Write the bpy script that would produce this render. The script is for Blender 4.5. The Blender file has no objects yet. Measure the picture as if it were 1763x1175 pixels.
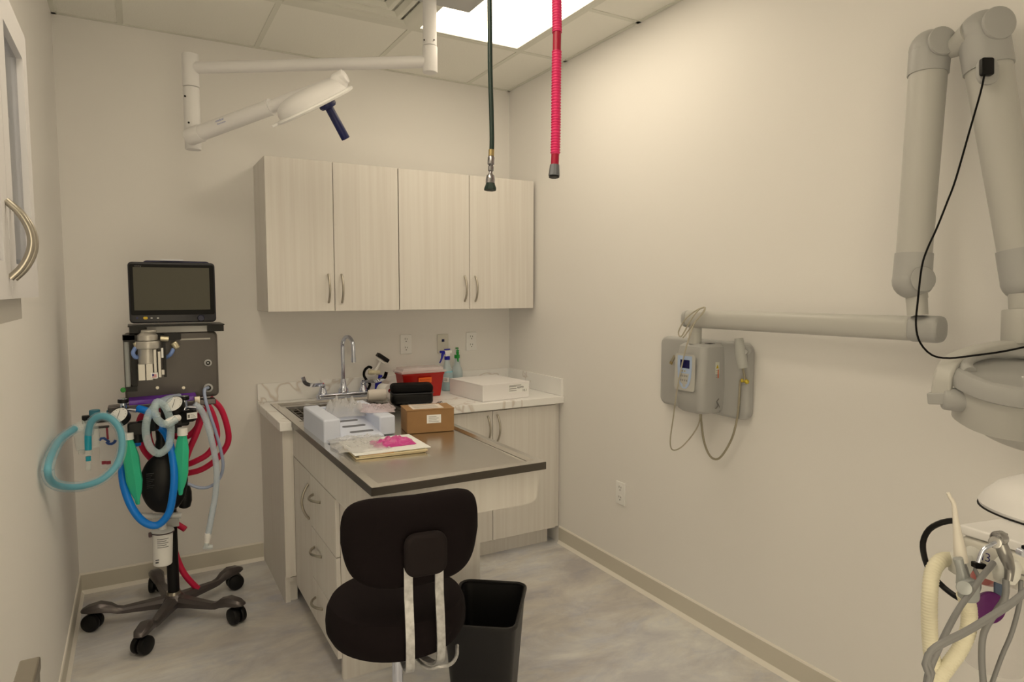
import bpy, math, random
from mathutils import Vector as V, Matrix, noise
random.seed(7)
C = bpy.context.scene.collection
sc = bpy.context.scene
PI = math.pi

# ------------------------------------------------------------------ camera
CAM = V((-2.11755, -3.75401, 1.47802)); FPX = 1139.48
YAW, PITCH, ROLL = math.radians(29.654), math.radians(4.371), math.radians(0.0485)
FW = V((math.sin(YAW)*math.cos(PITCH), math.cos(YAW)*math.cos(PITCH), -math.sin(PITCH)))
R0 = V((math.cos(YAW), -math.sin(YAW), 0)); U0 = R0.cross(FW)
RT = R0*math.cos(ROLL) + U0*math.sin(ROLL); UP = U0*math.cos(ROLL) - R0*math.sin(ROLL)
cd = bpy.data.cameras.new('camera'); cam = bpy.data.objects.new('camera', cd); C.objects.link(cam)
cd.sensor_width = 36; cd.lens = FPX/1763*36; cd.clip_start = .05
m = Matrix((RT, UP, -FW)).transposed().to_4x4(); m.translation = CAM; cam.matrix_world = m
sc.camera = cam
# ------------------------------------------------------------------ world, exposure
w = bpy.data.worlds.new('world'); sc.world = w; w.use_nodes = True
w.node_tree.nodes['Background'].inputs[0].default_value = (1, .845, .58, 1)
w.node_tree.nodes['Background'].inputs[1].default_value = 2.1
sc.view_settings.view_transform = 'Standard'; sc.view_settings.look = 'None'
sc.view_settings.gamma = 1; sc.view_settings.use_curve_mapping = False
sc.view_settings.exposure = 0.32
LIGHT_W, FILL_W = 3.8, 4.8      # strengths: the visible troffer, then the added fill panel
LIGHT_C = (1, .85, .63)

# measured points: a pixel of the photograph put at a real distance / plane
def ray(px, py): return FW + RT*((px-881.5)/FPX) - UP*((py-587.5)/FPX)
def P(px, py, d): return CAM + ray(px, py)*d
def PX(px, py, x): r = ray(px, py); return CAM + r*((x-CAM.x)/r.x)
def PY(px, py, y): r = ray(px, py); return CAM + r*((y-CAM.y)/r.y)
def PZ(px, py, z): r = ray(px, py); return CAM + r*((z-CAM.z)/r.z)

# ------------------------------------------------------------------ materials
MATS = {}
WB = (.99, 1.05, 1.20)     # colours were judged under the warm room light: take its tint out of them
def lin(c): return tuple(min(.93, k*((v/12.92) if v <= .04045 else ((v+.055)/1.055)**2.4)) for v, k in zip(c, WB))
def mat(name, col, rough=.5, metal=0, alpha=1, emis=0, emcol=(1,1,1), spec=.5, var=0, scale=8, stretch=(1,1,1), bump=0, bscale=200, trans=0, col2=None):
    if name in MATS: return MATS[name]
    m = bpy.data.materials.new(name); m.use_nodes = True; nt = m.node_tree; b = nt.nodes['Principled BSDF']
    c = lin(col)
    b.inputs['Base Color'].default_value = (*c, 1); b.inputs['Roughness'].default_value = rough
    b.inputs['Metallic'].default_value = metal; b.inputs['Alpha'].default_value = alpha
    b.inputs['Specular IOR Level'].default_value = spec; b.inputs['Transmission Weight'].default_value = trans
    if emis:
        b.inputs['Emission Color'].default_value = (*emcol, 1); b.inputs['Emission Strength'].default_value = emis
    tc = nt.nodes.new('ShaderNodeTexCoord'); mp = nt.nodes.new('ShaderNodeMapping'); nt.links.new(tc.outputs['Object'], mp.inputs[0])
    mp.inputs['Scale'].default_value = stretch
    n = nt.nodes.new('ShaderNodeTexNoise'); n.inputs['Scale'].default_value = scale; n.inputs['Detail'].default_value = 5
    nt.links.new(mp.outputs[0], n.inputs['Vector'])
    if var or col2:
        cr = nt.nodes.new('ShaderNodeValToRGB'); d = lin(col2) if col2 else tuple(v*(1-var) for v in c)
        cr.color_ramp.elements[0].color = (*d, 1); cr.color_ramp.elements[1].color = (*c, 1)
        cr.color_ramp.elements[0].position = .3; cr.color_ramp.elements[1].position = .62
        nt.links.new(n.outputs['Fac'], cr.inputs[0]); nt.links.new(cr.outputs[0], b.inputs['Base Color'])
    else:
        mr = nt.nodes.new('ShaderNodeMapRange'); mr.inputs['To Min'].default_value = rough*.92; mr.inputs['To Max'].default_value = min(1, rough*1.08)
        nt.links.new(n.outputs['Fac'], mr.inputs[0]); nt.links.new(mr.outputs[0], b.inputs['Roughness'])
    if bump:
        n2 = nt.nodes.new('ShaderNodeTexNoise'); n2.inputs['Scale'].default_value = bscale; nt.links.new(mp.outputs[0], n2.inputs['Vector'])
        bp = nt.nodes.new('ShaderNodeBump'); bp.inputs['Strength'].default_value = bump; bp.inputs['Distance'].default_value = .002
        nt.links.new(n2.outputs['Fac'], bp.inputs['Height']); nt.links.new(bp.outputs[0], b.inputs['Normal'])
    MATS[name] = m; return m
def floor_mat():
    m = mat('floor_vinyl', (.80,.78,.75), .42, var=.001); nt = m.node_tree; b = nt.nodes['Principled BSDF']
    for l in list(b.inputs['Base Color'].links): nt.links.remove(l)
    tc = nt.nodes['Texture Coordinate']; prev = None
    col = [((.97,.95,.92),(.84,.82,.80),2.3,.38,.62,1), ((1,1,1),(.90,.85,.77),1.3,.40,.56,.7), ((1,1,1),(.86,.86,.87),5.5,.30,.50,.6), ((1,.98,.94),(1,1,1),2.0,.3,.5,.6)]
    for i,(a,bb,s,p0,p1,f) in enumerate(col):
        mp = nt.nodes.new('ShaderNodeMapping'); mp.inputs['Rotation'].default_value=(0,0,.5+i*.2); mp.inputs['Scale'].default_value=(1,1.8,1); mp.inputs['Location'].default_value=(i*7,i*3,0)
        nt.links.new(tc.outputs['Object'], mp.inputs[0])
        n = nt.nodes.new('ShaderNodeTexNoise'); n.inputs['Scale'].default_value=s; n.inputs['Detail'].default_value=9; n.inputs['Roughness'].default_value=.66; n.inputs['Distortion'].default_value=.6
        nt.links.new(mp.outputs[0], n.inputs['Vector'])
        r = nt.nodes.new('ShaderNodeValToRGB'); r.color_ramp.elements[0].position=p0; r.color_ramp.elements[1].position=p1
        r.color_ramp.elements[0].color=(*lin(bb),1); r.color_ramp.elements[1].color=(*lin(a),1); nt.links.new(n.outputs['Fac'], r.inputs[0])
        if prev is None: prev = r.outputs[0]
        else:
            x = nt.nodes.new('ShaderNodeMix'); x.data_type='RGBA'; x.blend_type='MULTIPLY'; x.inputs[0].default_value=f
            nt.links.new(prev, x.inputs[6]); nt.links.new(r.outputs[0], x.inputs[7]); prev = x.outputs[2]
    nt.links.new(prev, b.inputs['Base Color']); return m
def marble_mat():
    m = mat('marble_laminate', (.93,.90,.85), .35, var=.001); nt = m.node_tree; b = nt.nodes['Principled BSDF']
    for l in list(b.inputs['Base Color'].links): nt.links.remove(l)
    tc = nt.nodes['Texture Coordinate']; mp = nt.nodes.new('ShaderNodeMapping'); mp.inputs['Rotation'].default_value=(.4,.5,.6); nt.links.new(tc.outputs['Object'], mp.inputs[0])
    n = nt.nodes.new('ShaderNodeTexNoise'); n.inputs['Scale'].default_value=2.2; n.inputs['Detail'].default_value=4; n.inputs['Distortion'].default_value=.9
    nt.links.new(mp.outputs[0], n.inputs['Vector'])
    r = nt.nodes.new('ShaderNodeValToRGB'); e = r.color_ramp.elements
    e[0].position=.485; e[0].color=(*lin((.98,.955,.915)),1); e[1].position=.515; e[1].color=(*lin((.98,.955,.915)),1)
    k = r.color_ramp.elements.new(.5); k.color=(*lin((.86,.81,.74)),1); k2 = r.color_ramp.elements.new(.493); k2.color=(*lin((.94,.91,.865)),1)
    nt.links.new(n.outputs['Fac'], r.inputs[0]); nt.links.new(r.outputs[0], b.inputs['Base Color']); return m
def wood_mat():
    m = mat('pale_wood_laminate', (.90,.865,.80), .45, scale=3.2, stretch=(18,18,.35), col2=(.87,.83,.765)); return m
M_WALL = mat('wall_paint', (.95,.92,.862), .7, bump=.12, bscale=260)
M_WALLL = M_WALL
M_CEIL = mat('ceiling_tile', (.95,.925,.85), .9, bump=.5, bscale=160)
M_GRID = mat('grid_paint', (.88,.86,.78), .55)
M_FLOOR = floor_mat(); M_MARB = marble_mat(); M_WOOD = wood_mat()
M_WOODD = mat('wood_edge', (.82,.79,.73), .5)
M_BASE = mat('vinyl_base', (.85,.81,.72), .5); M_BASEL = mat('vinyl_bead', (.97,.93,.85), .5)
M_STEEL = mat('brushed_steel', (.88,.85,.79), .24, 1, scale=6, stretch=(60,1,1), bump=.03)
M_STEELD = mat('steel_edge', (.40,.37,.33), .3, 1)
M_CHROME = mat('chrome', (.85,.85,.86), .1, 1)
M_NICKEL = mat('satin_nickel', (.72,.68,.60), .3, 1)
M_BLACK = mat('black_plastic', (.045,.042,.045), .4, spec=.3); M_BLACKM = mat('black_matte', (.035,.03,.03), .75, spec=.2)
M_DARK = mat('dark_gap', (.08,.07,.06), .9)
M_WHITE = mat('white_enamel', (.91,.885,.84), .48); M_WHITEP = mat('white_plastic', (.97,.96,.94), .4)
M_GREYW = mat('grey_white_plastic', (.80,.78,.73), .4); M_GREYP = mat('light_grey_plastic', (.70,.685,.65), .4)
M_XW = mat('xray_cream', (.76,.74,.685), .4); M_XG = mat('xray_grey', (.70,.685,.645), .42)
M_NAVY = mat('navy_plastic', (.05,.09,.30), .4); M_BLUE = mat('cobalt_plastic', (.05,.08,.62), .4)
M_FABRIC = mat('charcoal_fabric', (.11,.085,.085), .95, spec=.1, bump=.35, bscale=700)
M_CLEAR = mat('clear_plastic', (.93,.95,.96), .12, alpha=.28)
M_CLEAR2 = mat('cloudy_plastic', (.90,.92,.93), .25, alpha=.5)
M_GREEN = mat('green_rubber', (.22,.77,.57), .38); M_RED = mat('red_rubber', (.80,.08,.26), .45)
M_PAPER = mat('white_paper', (.97,.96,.95), .7); M_INK = mat('printed_ink', (.12,.12,.13), .6); M_LINE = mat('grey_print', (.5,.48,.45), .6)

# ------------------------------------------------------------------ mesh builder
class MB:
    def __init__(s): s.v=[]; s.f=[]; s.mi=[]; s.i=0; s.M=Matrix()
    def add(s, vs, fs):
        o=len(s.v); s.v += [s.M @ V(v) for v in vs]; s.f += [tuple(o+i for i in f) for f in fs]; s.mi += [s.i]*len(fs); return s
    def box(s, x0,x1,y0,y1,z0,z1):
        x0,x1=min(x0,x1),max(x0,x1); y0,y1=min(y0,y1),max(y0,y1); z0,z1=min(z0,z1),max(z0,z1)
        return s.add([(x0,y0,z0),(x1,y0,z0),(x1,y1,z0),(x0,y1,z0),(x0,y0,z1),(x1,y0,z1),(x1,y1,z1),(x0,y1,z1)],
            [(3,2,1,0),(4,5,6,7),(0,1,5,4),(1,2,6,5),(2,3,7,6),(3,0,4,7)])
    def loft(s, rings, cap=True):
        n=len(rings[0]); vs=[p for r in rings for p in r]; fs=[]
        for k in range(len(rings)-1):
            for i in range(n):
                j=(i+1)%n; fs.append((k*n+i,k*n+j,(k+1)*n+j,(k+1)*n+i))
        if cap: fs.append(tuple(range(n))[::-1]); fs.append(tuple((len(rings)-1)*n+i for i in range(n)))
        return s.add(vs,fs)
    def prism(s, poly, d):   # poly: 3d points, d: extrusion vector
        d=V(d); return s.loft([[V(p) for p in poly],[V(p)+d for p in poly]])
    def slab(s, c, u, v, w, a, b, t, r, n=5, e=0):   # rounded rect a x b in plane u,v; thickness t along w; corner radius r; edge round e
        c,u,v,w=V(c),V(u).normalized(),V(v).normalized(),V(w).normalized()
        def ring(k, off):
            out=[]
            rr=max(r-k, .0005)
            for q,(sx,sy) in enumerate(((1,1),(-1,1),(-1,-1),(1,-1))):
                for i in range(n+1):
                    th=q*PI/2+i*PI/2/n
                    out.append(c+u*(sx*(a/2-k-rr)+rr*math.cos(th))+v*(sy*(b/2-k-rr)+rr*math.sin(th))+w*off)
            return out
        if e:
            rs=[]
            for i in range(4): th=i/3*PI/2; rs.append(ring(e*(1-math.sin(th)), e*(1-math.cos(th))))
            rs+= [ring(e*(1-math.cos(i/3*PI/2)), t-e*(1-math.sin(i/3*PI/2))) for i in range(4)]
            # edge rounding profile
            rs=[]
            for i in range(5): th=i/4*PI/2; rs.append(ring(e*(1-math.sin(th)), e*(1-math.cos(th))))
            for i in range(5): th=i/4*PI/2; rs.append(ring(e*(1-math.cos(th)), t-e*(1-math.sin(th))))
            return s.loft(rs)
        return s.loft([ring(0,0),ring(0,t)])
    def rings(s, pts, rad, n=14, flat=None):
        N=len(pts); T=[]
        for i in range(N):
            t=(pts[min(i+1,N-1)]-pts[max(i-1,0)]); T.append(t.normalized() if t.length>1e-9 else V((0,0,1)))
        a=T[0].orthogonal().normalized() if flat is None else (V(flat)-T[0]*V(flat).dot(T[0])).normalized()
        out=[]
        for i in range(N):
            a=(a-T[i]*a.dot(T[i])).normalized() if flat is None else (V(flat)-T[i]*V(flat).dot(T[i])).normalized()
            b=T[i].cross(a); r=rad[i] if isinstance(rad,(list,tuple)) else rad
            out.append([pts[i]+(a*math.cos(k*2*PI/n)+b*math.sin(k*2*PI/n))*r for k in range(n)])
        return out
    def tube(s, pts, r, n=12, step=.012, corr=0, amp=0, smooth=True):
        n=max(n,14) if (r[0] if isinstance(r,(list,tuple)) else r)>.002 else n
        pts=[V(p) for p in pts]; q=spline(pts, step) if smooth else pts
        if corr:
            L=0; rad=[]; q=spline(pts, corr/4)
            for i in range(len(q)):
                rad.append(r+ (amp if i%4 in (0,1) else -amp*.0))
            return s.loft(s.rings(q, rad, n))
        rr=r
        if isinstance(r,(list,tuple)):
            rr=[]; K=len(r)-1
            for i in range(len(q)):
                x=i/(len(q)-1)*K; k=min(int(x),K-1); rr.append(r[k]+(r[k+1]-r[k])*(x-k))
        return s.loft(s.rings(q, rr, n))
    def cyl(s, p0, p1, r0, r1=None, n=28, e=0):
        p0,p1=V(p0),V(p1); r1=r0 if r1 is None else r1; d=(p1-p0).normalized()
        if e: pts=[p0,p0+d*e*.3,p0+d*e,p1-d*e,p1-d*e*.3,p1]; rad=[r0-e,r0-e*.3,r0,r1,r1-e*.3,r1-e]
        else: pts=[p0,p1]; rad=[r0,r1]
        a=d.orthogonal().normalized(); b=d.cross(a)
        return s.loft([[p+(a*math.cos(k*2*PI/n)+b*math.sin(k*2*PI/n))*max(r,1e-5) for k in range(n)] for p,r in zip(pts,rad)])
    def lathe(s, prof, c, ax=(0,0,1), n=32, sx=1, sy=1, a=None, cap=True):
        c=V(c); ax=V(ax).normalized(); a=V(a) if a is not None else ax.orthogonal(); a=(a-ax*a.dot(ax)).normalized(); b=ax.cross(a)
        return s.loft([[c+ax*z+(a*math.cos(k*2*PI/n)*sx+b*math.sin(k*2*PI/n)*sy)*max(r,1e-5) for k in range(n)] for r,z in prof],cap)
    def ball(s, c, r, n=20, sx=1, sy=1, sz=1, ax=(0,0,1), a=None):
        return s.lathe([(r*math.sin(i*PI/12), -r*sz*math.cos(i*PI/12)) for i in range(13)], c, ax, n, sx, sy, a)
    def bar(s, pts, w, t, wdir, step=.01):   # flat bar along a path
        q=spline([V(p) for p in pts], step); out=[]; N=len(q)
        for i in range(N):
            T=(q[min(i+1,N-1)]-q[max(i-1,0)]).normalized(); a=V(wdir); a=(a-T*a.dot(T)).normalized(); b=T.cross(a)
            out.append([q[i]+a*w/2+b*t/2,q[i]-a*w/2+b*t/2,q[i]-a*w/2-b*t/2,q[i]+a*w/2-b*t/2])
        return s.loft(out)
    def text(s, body, size, o, u, v, depth=.0004):
        cu=bpy.data.curves.new('t','FONT'); cu.body=body; cu.size=size; cu.extrude=0; ob=bpy.data.objects.new('t',cu); C.objects.link(ob)
        dg=bpy.context.evaluated_depsgraph_get(); me=bpy.data.meshes.new_from_object(ob.evaluated_get(dg))
        u,v,o=V(u).normalized(),V(v).normalized(),V(o); nn=u.cross(v)
        s.add([o+u*p.co.x+v*p.co.y+nn*depth for p in me.vertices],[tuple(p.vertices) for p in me.polygons])
        bpy.data.objects.remove(ob); bpy.data.curves.remove(cu); bpy.data.meshes.remove(me); return s
    def quad(s, o, u, v, a, b, off=.0004):   # thin raised rectangle
        o,u,v=V(o),V(u).normalized(),V(v).normalized(); nn=u.cross(v)*off
        return s.prism([o,o+u*a,o+u*a+v*b,o+v*b], nn)
    def build(s, name, mats, parent=None, bevel=0, seg=2, sharp=35):
        if not isinstance(mats,(list,tuple)): mats=[mats]
        if parent is None:
            xs=[v.x for v in s.v]; ys=[v.y for v in s.v]; zs=[v.z for v in s.v]
            org=V(((min(xs)+max(xs))/2,(min(ys)+max(ys))/2,min(zs)))
        else: org=ORG[parent]
        me=bpy.data.meshes.new(name); me.from_pydata([v-org for v in s.v],[],s.f)
        for k in mats: me.materials.append(k)
        me.polygons.foreach_set('material_index', s.mi); me.polygons.foreach_set('use_smooth',[True]*len(s.f))
        me.update(); me.set_sharp_from_angle(angle=math.radians(sharp))
        import bmesh; bm=bmesh.new(); bm.from_mesh(me); bmesh.ops.recalc_face_normals(bm,faces=bm.faces); bm.to_mesh(me); bm.free()
        o=bpy.data.objects.new(name,me); C.objects.link(o)
        if parent is None: o.location=org
        else: o.parent=parent
        ORG[o]=org
        if bevel:
            b=o.modifiers.new('b','BEVEL'); b.width=bevel; b.segments=seg; b.limit_method='ANGLE'; b.angle_limit=math.radians(40); b.harden_normals=True
        return o
ORG={}
def spline(pts, step=.012):
    if len(pts)==2:
        n=max(1,int((pts[1]-pts[0]).length/step)); return [pts[0].lerp(pts[1],i/n) for i in range(n+1)]
    out=[]; N=len(pts)
    for i in range(N-1):
        p0=pts[i-1] if i>0 else pts[0]*2-pts[1]; p1,p2=pts[i],pts[i+1]; p3=pts[i+2] if i+2<N else pts[-1]*2-pts[-2]
        n=max(1,int(round((p2-p1).length/step)))
        for k in range(n):
            t=k/n; out.append(.5*((2*p1)+(p2-p0)*t+(2*p0-5*p1+4*p2-p3)*t*t+(3*p1-p0-3*p2+p3)*t**3))
    out.append(pts[-1]); return out
def thing(name, label, cat, loc, group=None):
    o=bpy.data.objects.new(name,None); C.objects.link(o); o.location=V(loc); o.empty_display_size=.05
    ORG[o]=V(loc); return tag(o,label,cat,group)
def tag(o,label,cat,group=None):
    o['label']=label; o['category']=cat
    if group: o['group']=group
    return o
def struct(name, mb, m, bevel=0):
    o=mb.build(name,m,bevel=bevel); o['kind']='structure'; return o
X,Y,Z=V((1,0,0)),V((0,1,0)),V((0,0,1))

# ------------------------------------------------------------------ room shell
XL, YF, H = -2.40, -4.30, 2.74
struct('floor', MB().box(XL-.1,.1,YF-.1,.1,-.05,0), M_FLOOR)
struct('wall_back', MB().box(XL-.1,.1,0,.1,0,H), M_WALL)
struct('wall_right', MB().box(0,.1,YF,0,0,H), M_WALL)
struct('wall_left', MB().box(XL-.1,XL,YF,0,0,H), M_WALL)
struct('wall_front', MB().box(XL,-2.38,YF-.1,YF,0,H).box(-1.40,0,YF-.1,YF,0,H).box(-2.38,-1.40,YF-.1,YF,2.1,H), M_WALL)  # unseen wide doorway, added so the warm world light fills the room
fr=MB()
fr.box(-2.398,-2.358,YF-.11,YF+.012,0,2.14).box(-1.41,-1.37,YF-.11,YF+.012,0,2.14).box(-2.398,-1.37,YF-.11,YF+.012,2.1,2.14)
struct('door_1', fr, M_GREYP)
# ceiling: tiles with the T-bar grid; openings for the fittings are simply covered by them
ce=MB().box(XL-.1,.1,YF-.1,.1,H+.08,H+.12); G=.6096
gx=[-.30-G*i for i in range(4)]; gy=[-.64-G*i for i in range(7)]
LT=(-.30-G, -.30, -.64-2*G, -.64); FILL=(-.30-3*G,-.30-2*G,-.64-4*G,-.64-2*G); VN=(-.30-2*G,-.30-G,-.64-G,-.64)
ex=[XL]+sorted(gx)+[0]; ey=[YF]+sorted(gy)+[0]
for i in range(len(ex)-1):
    for j in range(len(ey)-1):
        a,b,c,d=ex[i],ex[i+1],ey[j],ey[j+1]; mx,my=(a+b)/2,(c+d)/2
        if any(q[0]<mx<q[1] and q[2]<my<q[3] for q in (LT,FILL,VN)): continue
        if b-a>.03 and d-c>.03: ce.box(a,b,c,d,H,H+.012)
ce.i=1
for x in gx: ce.box(x-.012,x+.012,YF,0,H-.0035,H+.001)
for y in gy:
    for i in range(len(ex)-1):
        if any(q[0]<(ex[i]+ex[i+1])/2<q[1] and q[2]<y-1e-3 and y+1e-3<q[3] for q in (LT,FILL)): continue
        ce.box(ex[i],ex[i+1],y-.012,y+.012,H-.004,H+.001)
ce.box(XL,XL+.02,YF,0,H-.004,H+.001).box(-.02,0,YF,0,H-.004,H+.001).box(XL,0,-.02,0,H-.004,H+.001)
struct('ceiling', ce, [M_CEIL,M_GRID])
def baseboard(name, segs):
    b=MB()
    for (p0,p1,n) in segs:
        p0,p1,n=V(p0),V(p1),V(n)
        def pr_(pts,mi): b.i=mi; b.prism([p0+n*a+Z*z for a,z in pts], p1-p0)
        pr_([(0,.012),(.006,.012),(.006,.094),(0,.094)],0)
        pr_([(0,.094),(.0065,.094),(.004,.102),(0,.102)],1)
        pr_([(0,0),(.018,0),(.016,.004),(.009,.012),(.006,.018),(0,.018)],1)
    return struct(name,b,[M_BASE,M_BASEL])
baseboard('baseboard_back',[((XL,0,0),(-1.552,0,0),(0,-1,0))])
baseboard('baseboard_right',[((0,-.60,0),(0,YF,0),(-1,0,0))])
baseboard('baseboard_left',[((XL,0,0),(XL,YF,0),(1,0,0))])

# ------------------------------------------------------------------ ceiling fittings
def troffer(q, label, power):
    t=thing('ceiling_light',label,'ceiling light',((q[0]+q[1])/2,(q[2]+q[3])/2,H-.004))
    a,b,c,d=q; f=MB()
    f.box(a+.012,a+.034,c+.012,d-.012,H-.003,H+.06).box(b-.034,b-.012,c+.012,d-.012,H-.003,H+.06).box(a+.034,b-.034,c+.012,c+.034,H-.003,H+.06).box(a+.034,b-.034,d-.034,d-.012,H-.003,H+.06).box(a+.012,b-.012,c+.012,d-.012,H+.06,H+.07)
    f.build('frame',M_GRID,t)
    M=mat('lit_diffuser_%g'%power,(.95,.95,.93),.5,emis=power,emcol=LIGHT_C)
    MB().box(a+.034,b-.034,c+.034,d-.034,H+.004,H+.012).build('diffuser',M,t)
troffer(LT,'bright rectangular ceiling light panel seen near the back right corner', LIGHT_W)
troffer(FILL,'added fill light panel overhead at the left, outside the view', FILL_W)  # unseen panel, added to brighten the left side of the room
vt=thing('air_vent','cream stepped square air diffuser set in the ceiling left of the light','air vent',((VN[0]+VN[1])/2,(VN[2]+VN[3])/2,H-.012))
v=MB()
for k,(o,z0) in enumerate(((.012,.0),(.085,.004),(.15,.008),(.21,.012))):
    a,b,c,d=VN[0]+o,VN[1]-o,VN[2]+o,VN[3]-o; wd=.042 if k else .05
    def rng(ins,z): return [V((a+ins,c+ins,z)),V((b-ins,c+ins,z)),V((b-ins,d-ins,z)),V((a+ins,d-ins,z))]
    v.loft([rng(0,H-.002+z0),rng(0,H-.008+z0),rng(.022,H-.009+z0),rng(wd,H+.006+z0),rng(wd,H+.010+z0)],cap=False)
v.box(VN[0]+.235,VN[1]-.235,VN[2]+.235,VN[3]-.235,H+.0,H+.01)
v.build('vent_cones',M_GRID,vt)
MB().box(VN[0]+.012,VN[1]-.012,VN[2]+.012,VN[3]-.012,H+.024,H+.03).build('vent_backing',M_CEIL,vt)

# ------------------------------------------------------------------ wood cabinets
def arc_handle(p0,p1,out,h=.03,r=.0055,name='handle',par=None,m=None):
    p0,p1,out=V(p0),V(p1),V(out); c=(p0+p1)/2; pts=[]
    for i in range(9):
        t=i/8; pts.append(p0.lerp(p1,t)+out*(h*math.sin(PI*t)**.8 if 0<t<1 else 0))
    return MB().tube(pts,r,10,.008).build(name,m or M_NICKEL,par)
def front_panel(x0,x1,z0,z1,yf,name,par,th=.018):
    return MB().box(x0+.0015,x1-.0015,yf,yf+th,z0+.0015,z1-.0015).build(name,M_WOOD,par,bevel=.0012,seg=1)
def upper(x0,xs,x1,label,side=0):
    t=thing('wall_cabinet',label,'cabinet',((x0+x1)/2,-.165,1.37))
    c=MB().box(x0+.001,x1-.001,-.311,-.0005,1.372,2.128); c.build('body',M_WOOD,t)
    for a,b,hx in ((x0,xs,xs-.032),(xs,x1,xs+.036)):
        d=front_panel(a,b,1.37,2.13,-.33,'door',t)
        arc_handle((hx,-.331,1.415),(hx,-.331,1.56),(0,-1,0),par=d)
upper(-1.550,-1.219,-.871,'pale wood two-door wall cabinet over the sink, left one of the pair')
upper(-.869,-.447,-.018,'pale wood two-door wall cabinet next to the right wall, right one of the pair')

# base cabinet by the right wall
t=thing('base_cabinet','pale wood two-door base cabinet under the marble counter beside the right wall','cabinet',(-.45,-.3,0))
MB().box(-.885,-.004,-.592,-.001,.10,.832).box(-.885,-.05,-.545,-.001,0,.10).build('body',M_WOOD,t)
for a,b,hx in ((-.882,-.448,-.478),(-.448,-.036,-.418)):
    d=front_panel(a,b,.10,.825,-.61,'door',t); arc_handle((hx,-.611,.655),(hx,-.611,.80),(0,-1,0),par=d)
# sink peninsula
t=thing('peninsula_cabinet','long pale wood peninsula cabinet with door and drawers under the steel table','cabinet',(-1.2,-.8,0))
b=MB().box(-1.548,-1.525,-.592,-.001,0,.832).box(-.906,-.888,-.592,-.001,0,.832).box(-1.525,-.906,-.592,-.001,.10,.12).box(-1.525,-.906,-.02,-.001,.12,.66)
b.box(-1.482,-.90,-1.345,-1.325,.0,.85).box(-1.482,-1.462,-1.325,-.592,.075,.85).box(-.92,-.90,-1.325,-.592,.0,.85).box(-1.462,-.92,-1.325,-.592,.075,.093).box(-1.44,-1.425,-1.325,-.592,0,.075)
b.box(-1.548,-1.50,-.61,-.592,.13,.832).box(-1.5248,-1.49,-.575,-.56,0,.13)
b.build('body',M_WOOD,t)
MB().box(-1.5,-1.482,-1.80,-.61,.708,.852).build('side_apron',M_WOOD,t,bevel=.001,seg=1)
# front apron with a rounded lower right corner
ap=MB(); r=.035; xa,xb,z0,z1=-1.482,-.900,.728,.852
poly=[V((xa,-1.80,z0))]+[V((xb-r+r*math.sin(q*PI/12),-1.80,z0+r-r*math.cos(q*PI/12))) for q in range(7)]+[V((xb,-1.80,z1)),V((xa,-1.80,z1))]
ap.prism(poly,(0,.018,0)).build('front_apron',M_WOOD,t)
def side_panel(y0,y1,z0,z1,name):
    return MB().box(-1.5,-1.483,y0+.0015,y1-.0015,z0+.0015,z1-.0015).build(name,M_WOOD,t,bevel=.0012,seg=1)
d=side_panel(-.952,-.614,.085,.705,'door'); arc_handle((-1.501,-.918,.50),(-1.501,-.918,.655),(-1,0,0),par=d)
for z0,z1 in ((.480,.705),(.262,.480),(.085,.262)):
    d=side_panel(-1.345,-.952,z0,z1,'drawer'); zc=z1-.075
    arc_handle((-1.501,-1.00,zc),(-1.501,-1.12,zc),(-1,0,0),par=d)
# counter
t=thing('countertop','white marble patterned counter with backsplash along the back wall','countertop',(-.78,-.3,.835))
MB().box(-1.565,-1.508,-.648,-.001,.835,.875).box(-.888,-.001,-.640,-.001,.835,.875).box(-1.508,-.888,-.108,-.001,.835,.875).build('worktop',M_MARB,t,bevel=.003)
MB().box(-1.562,-.002,-.019,-.001,.8755,.975).build('backsplash',M_MARB,t,bevel=.002)
MB().box(-.020,-.001,-.636,-.020,.8755,.975).build('backsplash',M_MARB,t,bevel=.002)
# steel wet table
t=thing('steel_table_top','stainless steel sink table top with raised rim on the peninsula','wet table',(-1.19,-1,.85))
x0,x1,y0,y1=-1.512,-.885,-1.828,-.112; s=MB()
def rr(ins,z): return [V((x0+ins,y0+ins,z)),V((x1-ins,y0+ins,z)),V((x1-ins,y1-ins,z)),V((x0+ins,y1-ins,z))]
yb=-.62   # the sink begins here
s.box(x0+.03,x1-.03,y0+.03,yb,.862,.870)
# rim frame
s.loft([rr(0,.853),rr(0,.879),rr(.028,.881),rr(.038,.871)],cap=False)
# sink basin (deep) in the back part
bx0,bx1,by0,by1=x0+.055,x1-.055,yb,y1-.10
def br(x0_,x1_,y0_,y1_,z): return [V((x0_,y0_,z)),V((x1_,y0_,z)),V((x1_,y1_,z)),V((x0_,y1_,z))]
s.loft([br(x0+.03,x1-.03,yb-.001,y1-.03,.8715),br(bx0,bx1,by0+.01,by1,.8705),br(bx0+.01,bx1-.01,by0+.02,by1-.01,.70)],cap=False)
s.box(bx0+.008,bx1-.008,by0+.018,by1-.008,.690,.70)
s.build('tray',M_STEEL,t)
e=MB(); e.loft([rr(-.0015,.852),rr(-.0015,.8775),rr(.0002,.8785),rr(.0002,.852)],cap=False); e.build('edge_band',M_STEELD,t)
g=MB()
for i in range(14):
    xx=bx0+.02+i*.035; g.box(xx,xx+.006,by0+.03,by1-.005,.852,.858)
for yy in (by1-.03,by1-.10,by1-.17,by1-.24,by1-.31): g.box(bx0+.012,bx1-.012,yy,yy+.012,.846,.852)
g.build('grate',M_STEELD,t)

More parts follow.
